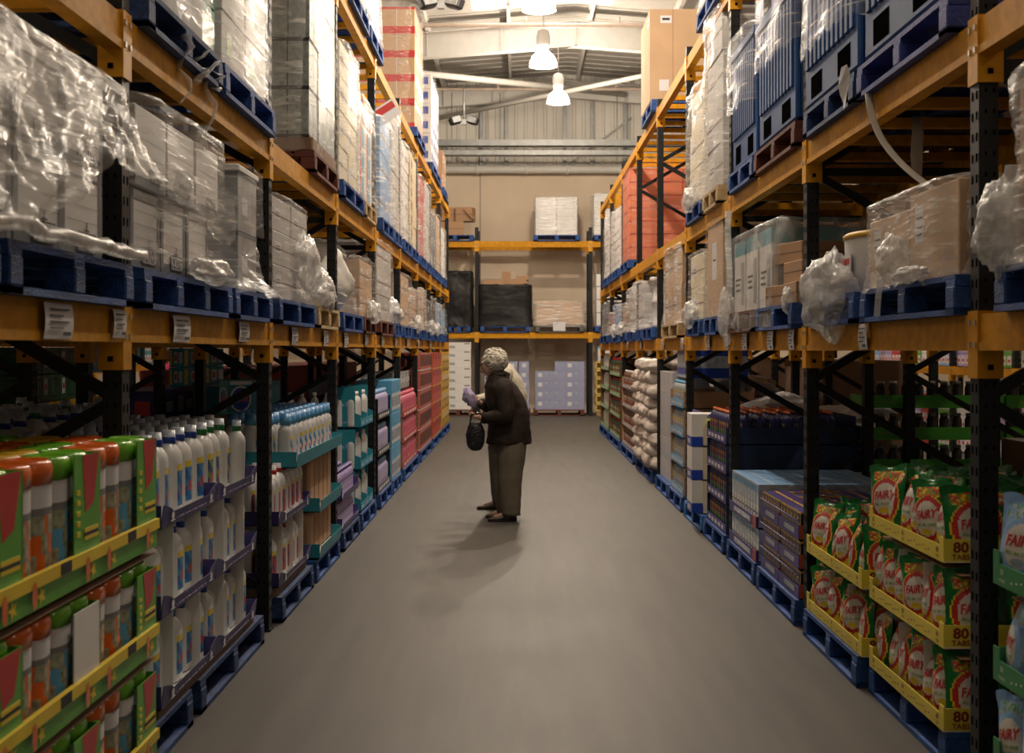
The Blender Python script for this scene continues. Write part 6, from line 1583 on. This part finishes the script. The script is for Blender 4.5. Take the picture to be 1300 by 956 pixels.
J = dict(pelvis=(.05, 0, .84), waist=(.06, 0, .97), chest=(.03, 0, 1.14), upper=(-.02, 0, 1.27), neck=(-.06, 0, 1.36), jaw=(-.10, 0, 1.40), head=(-.125, 0, 1.465), crown=(-.115, 0, 1.52), face=(-1, 0, -.45),
         hip_n=(.05, -.09, .78), knee_n=(.03, -.10, .44), ankle_n=(.06, -.10, .075), toe_n=(-.11, -.12, .03),
         hip_f=(.03, .09, .78), knee_f=(-.0, .10, .44), ankle_f=(.03, .11, .075), toe_f=(-.13, .13, .03),
         shoulder_n=(.0, -.17, 1.25), elbow_n=(.02, -.235, .99), wrist_n=(-.20, -.20, .97), hand_n=(-.29, -.18, .99),
         shoulder_f=(-.02, .17, 1.25), elbow_f=(-.05, .22, 1.0), wrist_f=(-.22, .10, 1.10), hand_f=(-.30, .04, 1.15))
loc = (-.134, 12.8, 0)
p1 = figure(loc, J)
tag(p1, 'stooped white-haired person in dark brown coat and olive trousers, bowed over held cloth', 'person', 'two shoppers')
ringpath([(.045, 0, .72, .208, .20), (.045, 0, .76, .212, .205), (.05, 0, .88, .205, .20), (.045, 0, 1.02, .195, .195), (.005, 0, 1.15, .185, .20), (-.03, 0, 1.26, .155, .195), (-.05, 0, 1.33, .11, .14), (-.06, 0, 1.37, .075, .085)], 32, .07, 3, .012).build('coat', COAT, p1)
for s, e in (('n', -1), ('f', 1)):
    sh, el, wr = Vector(J['shoulder_' + s]), Vector(J['elbow_' + s]), Vector(J['wrist_' + s])
    cloth_tube([tuple(sh + Vector((.0, -e * .05, .035))), tuple(sh), tuple(el), tuple(wr)], [.075, .088, .075, .052], .06, 3).build('coat_sleeve', COAT, p1)
hair(p1, (-.045, 0, 1.365), .088, mat('fur collar', (.04, .03, .022), .9, var=.4, vscale=50, bump=.8, bscale=60), 8, .55, 1.05, 'fur_collar')
hair(p1, (-.085, 0, 1.492), .098, HAIRW, 3, .86, 1.15)
cloth_tube([(.085, -.05, .83), (.08, -.07, .68), (.06, -.09, .42), (.062, -.10, .20), (.066, -.105, .055)], [.12, .132, .112, .098, .088], .03, 1).build('trouser_leg', TROU, p1)
cloth_tube([(-.01, .05, .83), (-.025, .07, .68), (-.03, .09, .42), (.0, .11, .20), (.02, .11, .055)], [.12, .13, .108, .094, .086], .03, 4).build('trouser_leg', TROU, p1)
def shoe(parent, ax, ay, tx, ty, mt, L=.27):
    m = M(); d = Vector((tx - ax, ty - ay, 0)).normalized(); s = Vector((-d.y, d.x, 0)); b = Vector((ax, ay, 0)) - d * .06
    rs = []
    for t, w, h in ((0, .022, .05), (.04, .036, .075), (.15, .038, .085), (.35, .036, .085), (.55, .042, .062), (.75, .047, .045), (.92, .038, .036), (1, .018, .026)):
        c = b + d * (L * t); rs.append([tuple(c + s * (w * math.cos(a)) + Vector((0, 0, max(.0, h * .5 + h * .5 * math.sin(a))))) for a in [2 * PI * i / 14 for i in range(14)]])
    m.rings(rs, 0); o = m.build('shoe', mt, parent); return o
def shoe_sole(parent, ax, ay, tx, ty, L=.275):
    m = M(); d = Vector((tx - ax, ty - ay, 0)).normalized(); s = Vector((-d.y, d.x, 0)); b = Vector((ax, ay, 0)) - d * .062
    rs = []
    for z in (.0, .016): rs.append([tuple(b + d * (L * t) + s * w + Vector((0, 0, z))) for t, w in ((0, .0), (.04, .034), (.3, .036), (.7, .046), (.93, .036), (1, 0), (.93, -.036), (.7, -.046), (.3, -.036), (.04, -.034))])
    m.rings(rs, 0, smooth=False); return m.build('sole', BLACK, parent)
SH1 = mat('black patterned shoe', (.06, .04, .03), .25, var=.9, vscale=40)
for a in ((.06, -.10, -.11, -.12), (.03, .11, -.13, .13)): shoe(p1, *a, SH1); shoe_sole(p1, *a)
m = M(); m.tube([(-.205, -.085, 1.478), (-.15, -.085, 1.482), (-.10, -.082, 1.475)], .0035, 6)
for s in (-1, 1): m.tube([(-.222 + .012 * math.cos(a) * .5, s * .032 + .024 * math.cos(a), 1.465 + .018 * math.sin(a)) for a in [2 * PI * i / 12 for i in range(13)]], .003, 6)
m.build('glasses', mat('glasses frame', (.08, .03, .02), .3), p1)
# lilac cloth and handbag
m = M(); sdv = Vector((4, 1, 2))
m.grid(lambda u, v: (lambda q: (q.x * .055 * (1 + .5 * noise.noise(q * 2 + sdv)), q.y * .045, q.z * .10 * (1 + .4 * noise.noise(q * 3 + sdv))))(Vector((math.cos(2 * PI * u) * math.sin(PI * v), math.sin(2 * PI * u) * math.sin(PI * v), math.cos(PI * v)))), 24, 18)
o = m.build('lilac_cloth', mat('lilac cloth', (.46, .38, .58), .8, bump=.5, bscale=30)); o.location = (loc[0] - .325, loc[1] + .02, 1.15); o.rotation_euler = (0, -.5, .2); tag(o, 'crumpled lilac cloth held up in the white-haired shopper\'s hand', 'cloth')
o = empty('handbag', (loc[0] - .265, loc[1] - .19, .0)); tag(o, 'shiny black handbag hanging from the shopper\'s near arm', 'handbag')
m = M(); m.grid(lambda u, v: (.088 * math.cos(2 * PI * u) * (math.sin(PI * v) ** .7) * (1 + .06 * noise.noise(Vector((u * 9, v * 9, 0)))), .05 * math.sin(2 * PI * u) * math.sin(PI * v) ** .7, .80 - .135 * math.cos(PI * v)), 28, 18)
m.build('bag_body', mat('black shiny bag', (.012, .012, .014), .22, var=.5, vscale=60, bump=.6, bscale=40), o)
m = M(); m.tube([(-.05, 0, .91), (-.04, 0, 1.0), (.03, 0, 1.02), (.06, 0, .98), (.05, 0, .91)], .008, 8); m.build('bag_strap', BLACK, o)
# second person behind
K = dict(pelvis=(.12, 0, .88), waist=(.16, 0, 1.03), chest=(.17, 0, 1.22), upper=(.10, 0, 1.38), neck=(.05, 0, 1.46), jaw=(.0, 0, 1.48), head=(-.04, 0, 1.51), crown=(-.01, 0, 1.56), face=(-1, 0, -.6),
         hip_n=(.10, -.09, .82), knee_n=(.03, -.10, .46), ankle_n=(.06, -.10, .08), toe_n=(-.10, -.11, .03),
         hip_f=(.10, .09, .82), knee_f=(.06, .10, .46), ankle_f=(.12, .10, .08), toe_f=(-.04, .11, .03),
         shoulder_n=(.12, -.18, 1.36), elbow_n=(.02, -.24, 1.12), wrist_n=(-.18, -.16, 1.10), hand_n=(-.26, -.12, 1.12),
         shoulder_f=(.12, .18, 1.36), elbow_f=(.02, .24, 1.12), wrist_f=(-.18, .16, 1.10), hand_f=(-.26, .12, 1.12))
loc2 = (-.245, 13.75, 0)
p2 = figure(loc2, K)
tag(p2, 'person in cream fleece and faded jeans, mostly hidden behind the brown-coated shopper', 'person', 'two shoppers')
ringpath([(.14, 0, .84, .17, .19), (.15, 0, .95, .175, .19), (.165, 0, 1.15, .17, .19), (.13, 0, 1.32, .15, .19), (.09, 0, 1.44, .10, .13), (.06, 0, 1.49, .07, .08)], 28, .05, 5).build('fleece', CREAMW, p2)
for s, e in (('n', -1), ('f', 1)):
    sh, el, wr = Vector(K['shoulder_' + s]), Vector(K['elbow_' + s]), Vector(K['wrist_' + s])
    cloth_tube([tuple(sh + Vector((.0, -e * .05, .03))), tuple(sh), tuple(el), tuple(wr)], [.065, .075, .062, .045], .05, 2).build('fleece_sleeve', CREAMW, p2)
hair(p2, (.01, 0, 1.535), .10, HAIRW, 13, .85, 1.1)
cloth_tube([(.12, -.07, .88), (.10, -.09, .70), (.045, -.10, .44), (.045, -.10, .2), (.06, -.10, .07)], [.13, .12, .09, .078, .075], .04, 2).build('jeans_leg', JEAN, p2)
cloth_tube([(.12, .07, .88), (.10, .09, .70), (.06, .10, .44), (.09, .10, .2), (.12, .10, .07)], [.13, .12, .09, .078, .075], .04, 6).build('jeans_leg', JEAN, p2)
SH2 = mat('brown leather shoe', (.10, .055, .03), .5)
for a in ((.06, -.10, -.10, -.11), (.12, .10, -.04, .11)): shoe(p2, *a, SH2, .29); shoe_sole(p2, *a, .295)
# person in pink in the neighbouring aisle
Q = dict(K); loc3 = (-4.25, 16.2, 0)
p3 = figure(loc3, Q); tag(p3, 'person in bright pink top in the neighbouring aisle, seen past the nearest left post', 'person')
PKT = mat('bright pink top', (.75, .03, .16), .7)
ringpath([(.12, 0, .80, .19, .2), (.15, 0, .95, .175, .19), (.165, 0, 1.15, .17, .19), (.13, 0, 1.32, .15, .19), (.09, 0, 1.44, .10, .13)], 24, .04, 2).build('pink_top', PKT, p3)
for s, e in (('n', -1), ('f', 1)):
    sh, el, wr = Vector(K['shoulder_' + s]), Vector(K['elbow_' + s]), Vector(K['wrist_' + s])
    cloth_tube([tuple(sh + Vector((.0, -e * .05, .03))), tuple(sh), tuple(el), tuple(wr)], [.065, .075, .062, .045], .05, 2).build('pink_sleeve', PKT, p3)
hair(p3, (.0, 0, 1.535), .10, BROWN, 21, 1.0, 1.0)
for s in (-1, 1): cloth_tube([(.12, .07 * s, .88), (.08, .1 * s, .44), (.07, .1 * s, .07)], [.125, .09, .075], .03, 3).build('trouser_leg', NAVY, p3)
for a in ((.06, -.10, -.10, -.11), (.12, .10, -.04, .11)): shoe(p3, *a, BLACK, .27)

# ================================================================ camera and view
cam = bpy.data.cameras.new('camera'); co = bpy.data.objects.new('camera', cam); COL.objects.link(co)
co.location = (0, 0, HC); co.rotation_euler = (PI / 2, 0, 0)
cam.sensor_width = 36; cam.lens = FPX / 1300 * 36
cam.shift_x = -8 / 1300; cam.shift_y = -(478 - 445) / 1300
cam.clip_end = 200
cam.dof.use_dof = True; cam.dof.focus_distance = 9.0; cam.dof.aperture_fstop = 5.0
S.camera = co
w = bpy.data.worlds.new('world'); S.world = w; w.use_nodes = True
w.node_tree.nodes['Background'].inputs[0].default_value = (.7, .75, .85, 1); w.node_tree.nodes['Background'].inputs[1].default_value = .3
S.view_settings.view_transform = 'Standard'; S.view_settings.look = 'None'; S.view_settings.gamma = 1.0
S.view_settings.use_curve_mapping = False; S.view_settings.exposure = EXPO
S.cycles.use_denoising = True
S.cycles.max_bounces = 6; S.cycles.diffuse_bounces = 3; S.cycles.glossy_bounces = 3; S.cycles.transparent_max_bounces = 14
S.cycles.sample_clamp_indirect = 6.0
print('THINGS', len(USED), 'OBJECTS', len(bpy.data.objects))
